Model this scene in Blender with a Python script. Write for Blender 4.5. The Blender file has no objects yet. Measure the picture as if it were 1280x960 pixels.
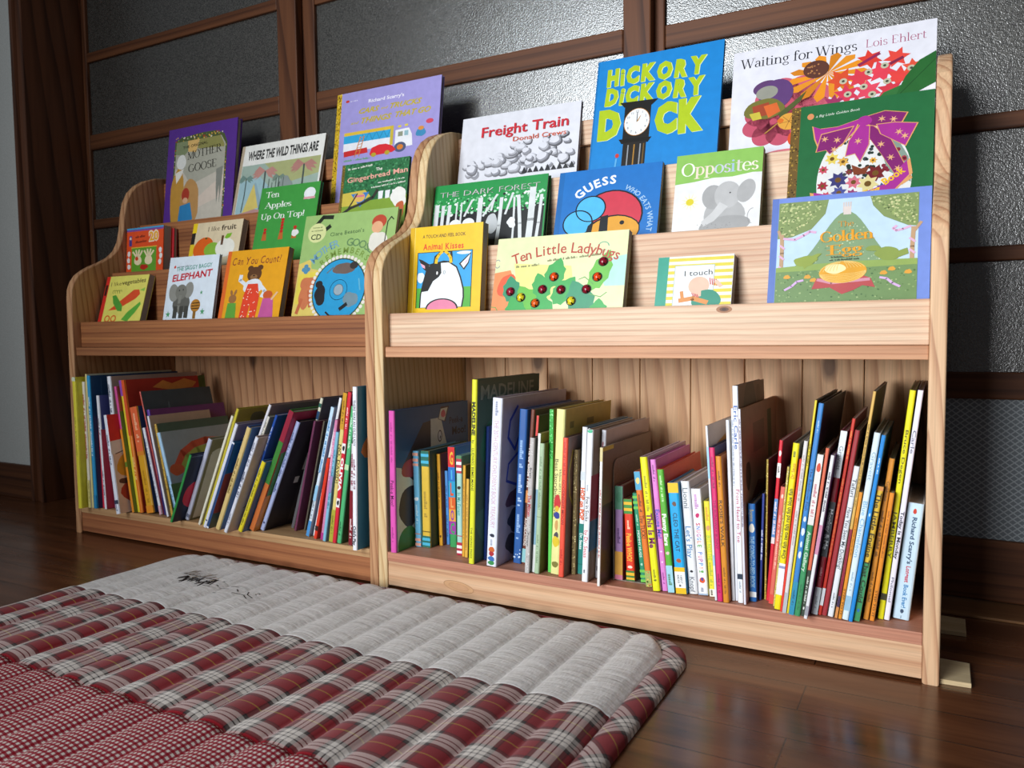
import bpy, bmesh, math, random
from mathutils import Vector, Matrix

# ------------------------------------------------------------------ camera, world, light, exposure
SC = bpy.context.scene
COL = SC.collection
SC.view_settings.view_transform = 'Standard'
SC.view_settings.look = 'None'
SC.view_settings.gamma = 1.0
SC.view_settings.use_curve_mapping = False
SC.view_settings.exposure = 0.0
cam_d = bpy.data.cameras.new('camera')
cam = bpy.data.objects.new('camera', cam_d)
COL.objects.link(cam)
SC.camera = cam
cam_d.sensor_width = 36.0
cam_d.lens = 985.0 / 1280.0 * 36.0
cam_d.clip_start = 0.02
_r = Vector((0.8781046, 0.4783577, -0.0103090))
_u = Vector((-0.0202640, 0.0587072, 0.9980696))
_f = Vector((-0.4780394, 0.8762006, -0.0612445))
_m = Matrix((( _r.x, _u.x, -_f.x, 0.8643068), (_r.y, _u.y, -_f.y, -1.0851621), (_r.z, _u.z, -_f.z, 0.4390639), (0, 0, 0, 1)))
cam.matrix_world = _m
cam_d.dof.use_dof = True
cam_d.dof.focus_distance = 1.25
cam_d.dof.aperture_fstop = 9.0

W = bpy.data.worlds.new('world')
SC.world = W
W.use_nodes = True
bg = W.node_tree.nodes['Background']
bg.inputs[0].default_value = (0.70, 0.73, 0.79, 1)
bg.inputs[1].default_value = 0.115


def area(name, loc, target, sx, sy, watts, col):
    l = bpy.data.lights.new(name, 'AREA')
    l.shape = 'RECTANGLE'
    l.size, l.size_y = sx, sy
    l.energy = watts
    l.color = col
    o = bpy.data.objects.new(name, l)
    COL.objects.link(o)
    o.location = loc
    o.rotation_euler = (Vector(target) - Vector(loc)).to_track_quat('-Z', 'Y').to_euler()
    return o


# daylight through the window of the room, in front of the bookcases and to their left
win = area('window_daylight', (-0.25, -2.7, 0.80), (0.80, 0.2, 0.60), 1.4, 1.3, 19.0, (0.96, 0.98, 1.0))
win.data.spread = math.radians(73)
win_top = area('upper_window_daylight', (-0.60, -2.7, 1.78), (0.60, 0.3, 0.8), 1.0, 0.55, 11.5, (0.87, 0.95, 1.0))
win_top.data.spread = math.radians(100)

# ------------------------------------------------------------------ materials
_mats = {}


def srgb(h):
    h = h.lstrip('#')
    c = [int(h[i:i + 2], 16) / 255 for i in (0, 2, 4)]
    return [x / 12.92 if x <= 0.04045 else ((x + 0.055) / 1.055) ** 2.4 for x in c]


class NT:
    def __init__(s, name):
        s.m = bpy.data.materials.new(name)
        s.m.use_nodes = True
        s.t = s.m.node_tree
        s.b = s.t.nodes['Principled BSDF']

    def n(s, kind, **kw):
        nd = s.t.nodes.new('ShaderNode' + kind)
        for k, v in kw.items():
            setattr(nd, k, v)
        return nd

    def l(s, a, b):
        s.t.links.new(a, b)

    def val(s, sock, v):
        sock.default_value = v

    def coords(s, scale=(1, 1, 1), rot=(0, 0, 0), loc=(0, 0, 0)):
        tc = s.n('TexCoord')
        mp = s.n('Mapping')
        mp.inputs['Scale'].default_value = scale
        mp.inputs['Rotation'].default_value = rot
        mp.inputs['Location'].default_value = loc
        s.l(tc.outputs['Object'], mp.inputs['Vector'])
        return mp.outputs['Vector']

    def ramp(s, src, stops, interp='LINEAR'):
        r = s.n('ValToRGB')
        r.color_ramp.interpolation = interp
        e = r.color_ramp.elements
        while len(e) < len(stops):
            e.new(0.5)
        for el, (p, c) in zip(e, stops):
            el.position = p
            el.color = (*c, 1)
        s.l(src, r.inputs[0])
        return r.outputs[0]

    def mix(s, fac, a, b, mode='MIX'):
        m = s.n('MixRGB', blend_type=mode)
        for sock, v in ((m.inputs[0], fac), (m.inputs[1], a), (m.inputs[2], b)):
            if isinstance(v, (int, float)):
                sock.default_value = v
            elif isinstance(v, (tuple, list)):
                sock.default_value = (*v[:3], 1)
            else:
                s.l(v, sock)
        return m.outputs[0]

    def noise(s, vec, scale, detail=3, rough=0.5, dist=0.0):
        n = s.n('TexNoise')
        n.inputs['Scale'].default_value = scale
        n.inputs['Detail'].default_value = detail
        n.inputs['Roughness'].default_value = rough
        n.inputs['Distortion'].default_value = dist
        if vec is not None:
            s.l(vec, n.inputs['Vector'])
        return n.outputs['Fac']

    def math(s, op, a, b=0.0):
        m = s.n('Math', operation=op)
        for sock, v in ((m.inputs[0], a), (m.inputs[1], b)):
            if isinstance(v, (int, float)):
                sock.default_value = v
            else:
                s.l(v, sock)
        return m.outputs[0]

    def bump(s, h, strength, dist=0.001):
        b = s.n('Bump')
        b.inputs['Strength'].default_value = strength
        b.inputs['Distance'].default_value = dist
        s.l(h, b.inputs['Height'])
        s.l(b.outputs[0], s.b.inputs['Normal'])

    def base(s, c):
        if isinstance(c, (list, tuple)):
            s.b.inputs['Base Color'].default_value = (*c[:3], 1)
        else:
            s.l(c, s.b.inputs['Base Color'])

    def rough(s, r):
        s.b.inputs['Roughness'].default_value = r


def ink(h, rough=0.38):
    """printed, laminated paper of one colour with a faint mottling"""
    k = (h, rough)
    if k in _mats:
        return _mats[k]
    t = NT('print_' + h.lstrip('#'))
    c = srgb(h)
    v = t.noise(t.coords(), 60, 2)
    f = t.ramp(v, [(0.3, [0.94] * 3), (0.7, [1.04] * 3)])
    t.base(t.mix(1.0, c, f, 'MULTIPLY'))
    t.rough(rough)
    t.b.inputs['Specular IOR Level'].default_value = 0.35
    _mats[k] = t.m
    return t.m


def paper():
    if 'paper' in _mats:
        return _mats['paper']
    t = NT('page_edges')
    w = t.n('TexWave', bands_direction='X')
    t.l(t.coords((1, 1, 1)), w.inputs['Vector'])
    w.inputs['Scale'].default_value = 500
    w.inputs['Distortion'].default_value = 2
    t.base(t.ramp(w.outputs['Fac'], [(0, srgb('a89e90')), (1, srgb('cdc6b8'))]))
    t.rough(0.8)
    _mats['paper'] = t.m
    return t.m


def board_edge():
    if 'bedge' in _mats:
        return _mats['bedge']
    t = NT('grey_board_page_edges')
    w = t.n('TexWave', bands_direction='Y')
    t.l(t.coords((1, 1, 1)), w.inputs['Vector'])
    w.inputs['Scale'].default_value = 160
    t.base(t.ramp(w.outputs['Fac'], [(0, srgb('8d8378')), (1, srgb('b9b0a4'))]))
    t.rough(0.8)
    _mats['bedge'] = t.m
    return t.m


def wood(name, light, mid, dark, axis='Z', ring=16.0, seed=0, rough=0.5, fine=1.0, knots=False, spec=0.3, dist=6.0):
    """sawn softwood: stretched growth rings plus fine fibres along the axis"""
    if name in _mats:
        return _mats[name]
    t = NT(name)
    along, across = 0.10, 1.0
    sc = {'X': (along, across, across), 'Y': (across, along, across), 'Z': (across, across, along)}[axis]
    v = t.coords(sc, loc=(seed * 1.37, seed * 0.71, seed * 2.13))
    w = t.n('TexWave', wave_type='BANDS', bands_direction=('Z' if axis == 'X' else 'DIAGONAL'), wave_profile='SAW')
    t.l(v, w.inputs['Vector'])
    w.inputs['Scale'].default_value = ring
    w.inputs['Distortion'].default_value = dist
    w.inputs['Detail'].default_value = 2
    w.inputs['Detail Scale'].default_value = 0.7
    w.inputs['Detail Roughness'].default_value = 0.4
    c = t.ramp(w.outputs['Fac'], [(0.0, srgb(light)), (0.5, srgb(light)), (0.72, srgb(mid)), (0.93, srgb(dark)), (1.0, srgb(light))])
    big = t.noise(t.coords(tuple(x * (46 if x == across else 9) for x in sc), loc=(seed, 3, seed)), 1.0, 3, 0.55)
    tone = t.ramp(big, [(0.30, srgb(dark)), (0.47, srgb(mid)), (0.62, srgb(light))])
    c = t.mix(0.62 if axis == 'X' else 0.32, c, tone)
    fib = t.noise(t.coords(tuple((60 if x == across else 1.5) * 8 for x in sc)), 1.0, 3)
    c = t.mix(0.35 * fine, c, t.ramp(fib, [(0.3, [0.55] * 3), (0.7, [1.15] * 3)]), 'MULTIPLY')
    if knots:
        vo = t.n('TexVoronoi')
        t.l(t.coords((9, 9, 4.2), loc=(seed + .3, 0, .2)), vo.inputs['Vector'])
        vo.inputs['Scale'].default_value = 1.0
        k = t.ramp(vo.outputs['Distance'], [(0.07, [1] * 3), (0.14, [0] * 3)])
        c = t.mix(t.math('MULTIPLY', k, 0.8), c, srgb('4a2c1c'))
    t.base(c)
    t.rough(rough)
    t.b.inputs['Specular IOR Level'].default_value = spec
    t.bump(fib, 0.08, 0.0006)
    _mats[name] = t.m
    return t.m


# ------------------------------------------------------------------ mesh helpers
def new_obj(name, bm, mats, parent=None, loc=(0, 0, 0), smooth=False):
    me = bpy.data.meshes.new(name)
    bm.to_mesh(me)
    bm.free()
    for m in (mats if isinstance(mats, (list, tuple)) else [mats]):
        me.materials.append(m)
    if smooth:
        for p in me.polygons:
            p.use_smooth = True
    o = bpy.data.objects.new(name, me)
    COL.objects.link(o)
    o.location = loc
    if parent:
        o.parent = parent
    return o


def box(bm, x0, x1, y0, y1, z0, z1, mi=0, bev=0.0):
    vs = [bm.verts.new((x, y, z)) for x in (x0, x1) for y in (y0, y1) for z in (z0, z1)]
    q = [(0, 1, 3, 2), (4, 6, 7, 5), (0, 4, 5, 1), (2, 3, 7, 6), (0, 2, 6, 4), (1, 5, 7, 3)]
    fs = [bm.faces.new([vs[i] for i in f]) for f in q]
    for f in fs:
        f.material_index = mi
    if bev > 0:
        es = list({e for f in fs for e in f.edges})
        r = bmesh.ops.bevel(bm, geom=es, offset=bev, segments=2, affect='EDGES', profile=0.5)
        for f in r['faces']:
            f.material_index = mi
    return fs


def prism(bm, pts, axis, a0, a1, mi=0, bev=0.0):
    """outline extruded along an axis; pts are the two other coordinates"""
    def P(p, a):
        return {'X': (a, p[0], p[1]), 'Y': (p[0], a, p[1]), 'Z': (p[0], p[1], a)}[axis]
    A = [bm.verts.new(P(p, a0)) for p in pts]
    B = [bm.verts.new(P(p, a1)) for p in pts]
    n = len(pts)
    fs = [bm.faces.new(A), bm.faces.new(list(reversed(B)))]
    for i in range(n):
        fs.append(bm.faces.new([A[i], B[i], B[(i + 1) % n], A[(i + 1) % n]]))
    for f in fs:
        f.material_index = mi
    bmesh.ops.recalc_face_normals(bm, faces=fs)
    if bev > 0:
        es = [e for e in {e for f in fs[:2] for e in f.edges}]
        bmesh.ops.bevel(bm, geom=es, offset=bev, segments=3, affect='EDGES', profile=0.5)
    return fs


def empty(name, loc, label=None, cat=None, group=None):
    o = bpy.data.objects.new(name, None)
    o.empty_display_size = 0.05
    COL.objects.link(o)
    o.location = loc
    tag(o, label, cat, group)
    return o


def tag(o, label=None, cat=None, group=None, kind=None):
    for k, v in (('label', label), ('category', cat), ('group', group), ('kind', kind)):
        if v:
            o[k] = v
    return o


# ------------------------------------------------------------------ lettering
_glyph = {}


def glyphs(s, bold=0.0, shear=0.0, spacing=1.0):
    k = (s, bold, shear, spacing)
    if k in _glyph:
        return _glyph[k]
    cu = bpy.data.curves.new('lettering', 'FONT')
    cu.body = s
    cu.offset = bold
    cu.shear = shear
    cu.space_character = spacing
    cu.resolution_u = 2
    o = bpy.data.objects.new('lettering', cu)
    me = o.to_mesh()
    vs = [(v.co.x, v.co.y) for v in me.vertices]
    fs = [tuple(p.vertices) for p in me.polygons]
    o.to_mesh_clear()
    bpy.data.objects.remove(o)
    bpy.data.curves.remove(cu)
    if vs:
        bb = (min(v[0] for v in vs), max(v[0] for v in vs), min(v[1] for v in vs), max(v[1] for v in vs))
    else:
        bb = (0, 1, 0, 1)
    _glyph[k] = (vs, fs, bb)
    return _glyph[k]


_serif = {}


def serif_glyph(ch):
    """a roman letter with thick and thin strokes and feet, built from strokes; capital height 1"""
    if ch in _serif:
        return _serif[ch]
    P, T, t, SH = [], 0.115, 0.045, 0.12

    def D(x0, y0, x1, y1, w):
        L = math.hypot(x1 - x0, y1 - y0)
        nx, ny = -(y1 - y0) / L * w / 2, (x1 - x0) / L * w / 2
        P.append([(x0 + nx, y0 + ny), (x0 - nx, y0 - ny), (x1 - nx, y1 - ny), (x1 + nx, y1 + ny)])

    def F(x, y, l=SH, r=SH):
        P.append([(x - l - .02, y - t * .5), (x + r + .02, y - t * .5), (x + r + .02, y + t * .5), (x - l - .02, y + t * .5)])

    def V(x, y0, y1, top='', bot='b', w=T):
        P.append([(x - w / 2, y0), (x + w / 2, y0), (x + w / 2, y1), (x - w / 2, y1)])
        if top:
            F(x, y1 - t / 2, SH, SH if top == 'b' else 0)
        if bot:
            F(x, y0 + t / 2)

    def O(cx, cy, rx, ry, a0=0, a1=360, th=T, tn=t):
        n = max(8, int(abs(a1 - a0) / 15))
        for i in range(n):
            q = []
            for j, sg in ((i, 1), (i + 1, 1), (i + 1, -1), (i, -1)):
                a = math.radians(a0 + (a1 - a0) * j / n)
                w = (tn + (th - tn) * abs(math.cos(a)) ** 1.4) / 2
                q.append((cx + (rx + sg * w) * math.cos(a), cy + (ry + sg * w) * math.sin(a)))
            P.append(q)

    def dot(x, y, r=.07):
        P.append([(x + r * math.cos(i * .6283), y + r * math.sin(i * .6283)) for i in range(10)])
    X, adv = .66, .6
    if ch == 'W':
        D(.05, 1, .30, 0, T); D(.30, 0, .53, .95, t); D(.53, .95, .78, 0, T); D(.78, 0, 1.04, 1, t); F(.05, .98); F(1.04, .98); F(.55, .98, .1, .1); adv = 1.16
    elif ch == 'a':
        V(.40, .04, .46, '', ''); O(.25, .45, .16, .19, 0, 165, T * .9); O(.23, .18, .17, .17, 70, 290); D(.23, .36, .42, .40, t); D(.40, .06, .52, .03, t); adv = .56
    elif ch == 'i':
        V(.14, 0, X, 'l'); dot(.13, .87); adv = .32
    elif ch == 'l':
        V(.14, 0, 1.02, 'l'); adv = .32
    elif ch == 't':
        V(.16, .10, .86, '', ''); F(.18, X, .13, .18); O(.28, .12, .12, .10, 180, 320, T, t); adv = .42
    elif ch in 'nh':
        V(.14, 0, X if ch == 'n' else 1.02, 'l'); O(.34, .40, .20, .24, 10, 165, T, t); V(.54, 0, .44); adv = .70
    elif ch == 'm':
        V(.14, 0, X, 'l'); O(.32, .40, .18, .24, 10, 165, T, t); V(.50, 0, .44); O(.68, .40, .18, .24, 10, 165, T, t); V(.86, 0, .44); adv = 1.02
    elif ch == 'g':
        O(.26, .44, .17, .21); O(.28, -.12, .22, .14, 0, 360, T * .7); D(.18, .24, .22, .03, t); F(.47, .64, .06, .08); adv = .58
    elif ch == 'f':
        V(.16, 0, .84); F(.18, X, .13, .18); O(.30, .84, .14, .17, 20, 180, T, t); dot(.43, .90, .06); adv = .42
    elif ch == 'o':
        O(.29, .33, .24, .33); adv = .60
    elif ch == 'c':
        O(.29, .33, .24, .33, 40, 320); adv = .54
    elif ch == 'r':
        V(.14, 0, X, 'l'); O(.34, .40, .20, .24, 55, 160, T, t); dot(.45, .57, .065); adv = .50
    elif ch == 's':
        O(.22, .49, .14, .16, 20, 270, T * .9); O(.22, .17, .16, .16, -160, 90, T * .9); adv = .44
    elif ch == 'e':
        O(.28, .33, .23, .33, 0, 318); D(.06, .36, .51, .36, t); adv = .56
    elif ch in 'pb':
        V(.14, -.28 if ch == 'p' else 0, X if ch == 'p' else 1.02, 'l', 'b' if ch == 'p' else ''); O(.32, .33, .22, .32, -150, 150); adv = .64
    elif ch in 'dq':
        O(.27, .33, .22, .33); V(.48, 0, 1.02, 'l'); adv = .66
    elif ch == 'y':
        D(.06, X, .30, 0, T); D(.54, X, .22, -.24, t); F(.06, X - .02); F(.54, X - .02, .1, .1); dot(.17, -.23, .07); adv = .58
    elif ch == 'u':
        V(.14, .2, X, 'l', ''); O(.32, .22, .18, .2, 180, 350, T, t); V(.50, 0, X, 'l'); adv = .66
    elif ch == 'k':
        V(.14, 0, 1.02, 'l'); D(.18, .28, .50, X, t); D(.26, .36, .54, 0, T); F(.52, X - .02, .1, .1); F(.56, .02, .08, .08); adv = .62
    elif ch == 'L':
        V(.18, 0, 1, 'b', ''); F(.36, .02, .32, .28); D(.64, .02, .66, .24, t); adv = .74
    elif ch == 'E':
        V(.18, 0, 1, '', '')
        for y in (.02, .5, .98):
            F(.36, y, .32, .24 if y != .5 else .10)
        D(.62, .02, .64, .24, t); D(.62, .98, .62, .78, t); adv = .74
    elif ch in 'OQ':
        O(.45, .5, .38, .5); adv = .92
    elif ch == 'G':
        O(.45, .5, .38, .5, 42, 330); V(.76, .08, .42, 'b', ''); adv = .92
    elif ch == 'C':
        O(.45, .5, .38, .5, 42, 318); adv = .84
    elif ch == 'T':
        V(.42, 0, 1); F(.42, .98, .38, .38); D(.04, .98, .04, .78, t); D(.80, .98, .80, .78, t); adv = .86
    elif ch == 'A':
        D(.08, 0, .40, 1, t); D(.40, 1, .74, 0, T); D(.20, .34, .60, .34, t); F(.08, .02, .1, .1); F(.74, .02); adv = .84
    elif ch == 'U':
        V(.18, .34, 1, 'b', ''); O(.45, .34, .27, .34, 180, 360, T, t); V(.72, .34, 1, 'b', '', t); adv = .90
    elif ch == 'M':
        V(.12, 0, 1, '', 'b', t); D(.12, 1, .50, .05, T); D(.50, .05, .86, 1, t); V(.90, 0, 1, 'b'); F(.12, .98, .1, 0); adv = 1.06
    elif ch == 'H':
        V(.18, 0, 1, 'b'); V(.72, 0, 1, 'b'); D(.18, .5, .72, .5, t); adv = .90
    elif ch in 'RPB':
        V(.18, 0, 1, 'l'); O(.40, .74, .24, .24, -90, 90); D(.18, .98, .40, .98, t); D(.18, .5, .40, .5, t)
        if ch == 'R':
            D(.42, .5, .76, 0, T); F(.78, .02, .06, .1)
        if ch == 'B':
            O(.40, .26, .28, .26, -90, 90); D(.18, .02, .40, .02, t)
        adv = .84 if ch == 'R' else .72
    elif ch == 'K':
        V(.18, 0, 1, 'b'); D(.22, .38, .66, 1, t); D(.34, .52, .76, 0, T); F(.66, .98, .1, .1); F(.78, .02, .1, .1); adv = .86
    elif ch == 'S':
        O(.32, .75, .22, .23, 20, 270); O(.32, .26, .24, .26, -160, 90); adv = .64
    elif ch == 'N':
        V(.16, 0, 1, 'l', 'b', t); D(.16, 1, .72, 0, T); V(.74, 0, 1, 'b', '', t); adv = .90
    elif ch == 'I':
        V(.18, 0, 1, 'b'); adv = .38
    elif ch == "'":
        D(.1, 1, .08, .78, T * .8); adv = .22
    elif ch == '!':
        D(.14, 1, .12, .28, T); dot(.12, .07); adv = .3
    elif ch == '?':
        O(.24, .78, .18, .2, -60, 180); D(.26, .55, .24, .28, t * 1.5); dot(.24, .07); adv = .5
    else:
        P, adv = [], .32
    _serif[ch] = (P, adv)
    return _serif[ch]


class Art:
    """printing on a flat face: coordinates in cm, x to the right and y DOWN from the top left corner"""
    STEP = 0.000009

    def __init__(s, bm, slots, to3d, w=None, h=None):
        s.bm, s.slots, s.map, s.k = bm, slots, to3d, 1
        s.w, s.h = w, h
        s.ox = s.oy = 0.0
        s.sx = s.sy = 1.0

    def tf(s, sx=1.0, sy=1.0, ox=0.0, oy=0.0):
        s.sx, s.sy, s.ox, s.oy = sx, sy, ox, oy

    def to3d(s, x, y, e):
        x, y = s.ox + x * s.sx, s.oy + y * s.sy
        if s.w:
            x, y = min(max(x, 0.01), s.w - 0.01), min(max(y, 0.01), s.h - 0.01)
        return s.map(x, y, e)

    def clip(s, pts):
        """cut a shape off at the edges of the face it is printed on"""
        if not s.w:
            return pts
        q = [(s.ox + x * s.sx, s.oy + y * s.sy) for x, y in pts]
        for ax, lim, sg in ((0, 0.01, 1), (0, s.w - 0.01, -1), (1, 0.01, 1), (1, s.h - 0.01, -1)):
            o = []
            for i in range(len(q)):
                a, b = q[i - 1], q[i]
                da, db = (a[ax] - lim) * sg, (b[ax] - lim) * sg
                if (da < 0) != (db < 0):
                    f = da / (da - db)
                    o.append((a[0] + f * (b[0] - a[0]), a[1] + f * (b[1] - a[1])))
                if db >= 0:
                    o.append(b)
            q = o
            if len(q) < 3:
                return []
        return [((x - s.ox) / s.sx, (y - s.oy) / s.sy) for x, y in q]

    def mi(s, h):
        if h not in s.slots:
            s.slots[h] = len(s.slots)
        return s.slots[h]

    def poly(s, pts, h, keep=False):
        e = s.k * s.STEP
        pts = s.clip(pts)
        if len(pts) >= 3:
            f = s.bm.faces.new([s.bm.verts.new(s.to3d(x, y, e)) for x, y in pts])
            f.material_index = s.mi(h)
        if not keep:
            s.k += 1

    def rect(s, x0, y0, x1, y1, h):
        s.poly([(x0, y0), (x0, y1), (x1, y1), (x1, y0)], h)

    def ell(s, cx, cy, rx, ry=None, h='000000', rot=0.0, n=28, a0=0, a1=360, keep=False):
        ry = rx if ry is None else ry
        c, d = math.cos(math.radians(rot)), math.sin(math.radians(rot))
        pts = []
        full = abs(a1 - a0) >= 360
        m = n if full else n + 1
        for i in range(m):
            a = math.radians(a0 + (a1 - a0) * i / n)
            x, y = rx * math.cos(a), -ry * math.sin(a)
            pts.append((cx + x * c + y * d, cy - x * d + y * c))
        s.poly(pts, h, keep)

    def line(s, pts, w, h, keep=False):
        e = s.k * s.STEP
        for (x0, y0), (x1, y1) in zip(pts[:-1], pts[1:]):
            dx, dy = x1 - x0, y1 - y0
            L = math.hypot(dx, dy) or 1e-6
            nx, ny = -dy / L * w / 2, dx / L * w / 2
            ex, ey = dx / L * w * .25, dy / L * w * .25
            q = [(x0 - ex + nx, y0 - ey + ny), (x1 + ex + nx, y1 + ey + ny), (x1 + ex - nx, y1 + ey - ny), (x0 - ex - nx, y0 - ey - ny)]
            q = s.clip(q)
            if len(q) >= 3:
                f = s.bm.faces.new([s.bm.verts.new(s.to3d(x, y, e)) for x, y in q])
                f.material_index = s.mi(h)
        if not keep:
            s.k += 1

    def ring(s, cx, cy, rx, ry, w, h, a0=0, a1=360, rot=0, n=36):
        c, d = math.cos(math.radians(rot)), math.sin(math.radians(rot))
        pts = []
        for i in range(n + 1):
            a = math.radians(a0 + (a1 - a0) * i / n)
            x, y = rx * math.cos(a), -ry * math.sin(a)
            pts.append((cx + x * c + y * d, cy - x * d + y * c))
        s.line(pts, w, h)

    def star(s, cx, cy, r1, r2, n, h, rot=0, keep=False):
        pts = []
        for i in range(2 * n):
            a = math.radians(rot) + math.pi * i / n
            r = r1 if i % 2 == 0 else r2
            pts.append((cx + r * math.cos(a), cy - r * math.sin(a)))
        s.poly(pts, h, keep)

    def blob(s, cx, cy, rx, ry, h, seed=0, amp=0.15, n=22, keep=False):
        rnd = random.Random(seed)
        ph = [rnd.uniform(0, 6.28) for _ in range(3)]
        pts = []
        for i in range(n):
            a = 2 * math.pi * i / n
            r = 1 + amp * (math.sin(2 * a + ph[0]) + .7 * math.sin(3 * a + ph[1]) + .5 * math.sin(5 * a + ph[2])) / 1.5
            pts.append((cx + rx * r * math.cos(a), cy - ry * r * math.sin(a)))
        s.poly(pts, h, keep)

    def dots(s, x0, y0, x1, y1, n, r0, r1, cols, seed=0, inside=None, sq=1.0):
        rnd = random.Random(seed)
        for _ in range(n):
            x, y, r, c = rnd.uniform(x0, x1), rnd.uniform(y0, y1), rnd.uniform(r0, r1), rnd.choice(cols)
            if inside and not inside(x, y):
                continue
            s.ell(x, y, r, r * sq, c, n=7, keep=True, rot=rnd.uniform(0, 180))
            if rnd.random() < .08:
                s.k += 1
        s.k += 1

    def text(s, st, x, y, w, cap, h, rot=0, bold=0.0, shear=0.0, align='L', up=None, spacing=1.0):
        """baseline starts at x,y; w = width (None keeps the letter shapes), cap = capital height, rot in degrees, counterclockwise"""
        vs, fs, bb = glyphs(st, bold, shear, spacing)
        ky = cap / 0.70
        kx = w / (bb[1] - bb[0]) if w else ky
        ww = kx * (bb[1] - bb[0])
        off = {'L': 0, 'C': -ww / 2, 'R': -ww}[align]
        c, d = math.cos(math.radians(rot)), math.sin(math.radians(rot))
        e = s.k * s.STEP
        nv = []
        for px, py in vs:
            u, v = (px - bb[0]) * kx + off, py * ky
            nv.append(s.bm.verts.new(s.to3d(x + u * c - v * d, y - u * d - v * c, e)))
        m = s.mi(h)
        for f in fs:
            try:
                g = s.bm.faces.new([nv[i] for i in f])
                g.material_index = m
            except ValueError:
                pass
        s.k += 1
        return ww

    def letters(s, st, x, y, w, cap, cols, bold=0.0, jit=0.0, seed=1, rot=0, slope=0.0, shear=0.0):
        rnd = random.Random(seed)
        adv = [0.35 if ch == ' ' else max(0.22, glyphs(ch, bold)[2][1] - glyphs(ch, bold)[2][0]) + 0.09 for ch in st]
        tot = sum(adv)
        p = 0.0
        for i, ch in enumerate(st):
            if ch != ' ':
                g = glyphs(ch, bold)[2]
                s.text(ch, x + w * p / tot, y - w * p / tot * slope + rnd.uniform(-jit, jit), w / tot * (g[1] - g[0]), cap, cols[i % len(cols)], rot + rnd.uniform(-jit, jit) * 30, bold, shear)
                s.k -= 1
            p += adv[i]
        s.k += 1

    def arc(s, st, cx, cy, r, a0, a1, cap, h, bold=0.0):
        adv = [0.4 if ch == ' ' else max(0.25, glyphs(ch, bold)[2][1] - glyphs(ch, bold)[2][0]) + 0.1 for ch in st]
        tot = sum(adv)
        p = 0.0
        for i, ch in enumerate(st):
            if ch != ' ':
                a = math.radians(a0 + (a1 - a0) * (p + adv[i] / 2) / tot)
                s.text(ch, cx + r * math.cos(a), cy - r * math.sin(a), None, cap, h, math.degrees(a) - 90, bold, 0, 'C')
                s.k -= 1
            p += adv[i]
        s.k += 1

    def serif(s, st, x, y, w, cap, h, rot=0, align='L', cols=None, fat=1.0):
        """roman lettering; cols gives one colour per letter"""
        tot = sum(serif_glyph(ch)[1] for ch in st)
        kx = w / tot if w else cap
        off = {'L': 0, 'C': -tot * kx / 2, 'R': -tot * kx}[align]
        c, d = math.cos(math.radians(rot)), math.sin(math.radians(rot))
        p = 0.0
        for i, ch in enumerate(st):
            polys, adv = serif_glyph(ch)
            for j, q in enumerate(polys):
                cx = sum(a for a, b in q) / len(q)
                e = (s.k + j * .12) * s.STEP
                vs = []
                for a, b in q:
                    u, v = (p + cx + (a - cx) * fat) * kx + off, b * cap
                    vs.append(s.bm.verts.new(s.to3d(x + u * c - v * d, y - u * d - v * c, e)))
                f = s.bm.faces.new(vs)
                f.material_index = s.mi(cols[i % len(cols)] if cols else h)
            p += adv
        s.k += 3

    def marks(s, x, y, w, cap, h, seed=0, rot=0):
        """a line of lettering too small to read"""
        rnd = random.Random(seed)
        c, d = math.cos(math.radians(rot)), math.sin(math.radians(rot))
        p = 0.0
        e = s.k * s.STEP
        while p < w:
            q = cap * rnd.uniform(0.25, 0.6)
            hh = cap * rnd.choice((0.65, 0.65, 1.0))
            if rnd.random() < .82:
                pts = [(p, 0), (p + q * .8, 0), (p + q * .8, hh), (p, hh)]
                f = s.bm.faces.new([s.bm.verts.new(s.to3d(x + u * c - v * d, y - u * d - v * c, e)) for u, v in pts])
                f.material_index = s.mi(h)
            p += q
        s.k += 1

# ------------------------------------------------------------------ room: floor, wall, sliding doors
def floor_mat():
    t = NT('dark_varnished_floorboards')
    tc = t.n('TexCoord')
    br = t.n('TexBrick')
    t.l(tc.outputs['Object'], br.inputs['Vector'])
    br.inputs['Scale'].default_value = 1.0
    br.inputs['Brick Width'].default_value = 1.15
    br.inputs['Row Height'].default_value = 0.072
    br.inputs['Mortar Size'].default_value = 0.0011
    br.inputs['Mortar Smooth'].default_value = 0.2
    br.offset = 0.37
    br.inputs['Color1'].default_value = (0.25, 0.25, 0.25, 1)
    br.inputs['Color2'].default_value = (0.8, 0.8, 0.8, 1)
    br.inputs['Mortar'].default_value = (0.5, 0.5, 0.5, 1)
    g = t.noise(t.coords((2.2, 26, 26)), 1.0, 5, 0.6, 1.2)
    c = t.ramp(g, [(0.28, srgb('4a2a18')), (0.5, srgb('633a22')), (0.72, srgb('784a2d'))])
    c = t.mix(0.25, c, t.ramp(br.outputs['Color'], [(0.2, [0.62] * 3), (0.85, [1.1] * 3)]), 'MULTIPLY')
    c = t.mix(t.math('MULTIPLY', br.outputs['Fac'], 0.75), c, srgb('1a0e09'))
    t.base(c)
    ro = t.ramp(t.noise(t.coords((5, 14, 5)), 1.0, 4), [(0.3, [0.16] * 3), (0.7, [0.30] * 3)])
    t.l(ro, t.b.inputs['Roughness'])
    t.b.inputs['Specular IOR Level'].default_value = 0.5
    h = t.math('SUBTRACT', t.math('MULTIPLY', t.noise(t.coords((3, 9, 3)), 1.0, 2), 0.6), br.outputs['Fac'])
    t.bump(h, 0.25, 0.0012)
    return t.m


bm = bmesh.new()
box(bm, -3.2, 2.2, -3.4, 0.60, -0.05, 0.0)
tag(new_obj('floor', bm, floor_mat()), 'dark brown varnished wooden floorboards', kind='structure')

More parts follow.
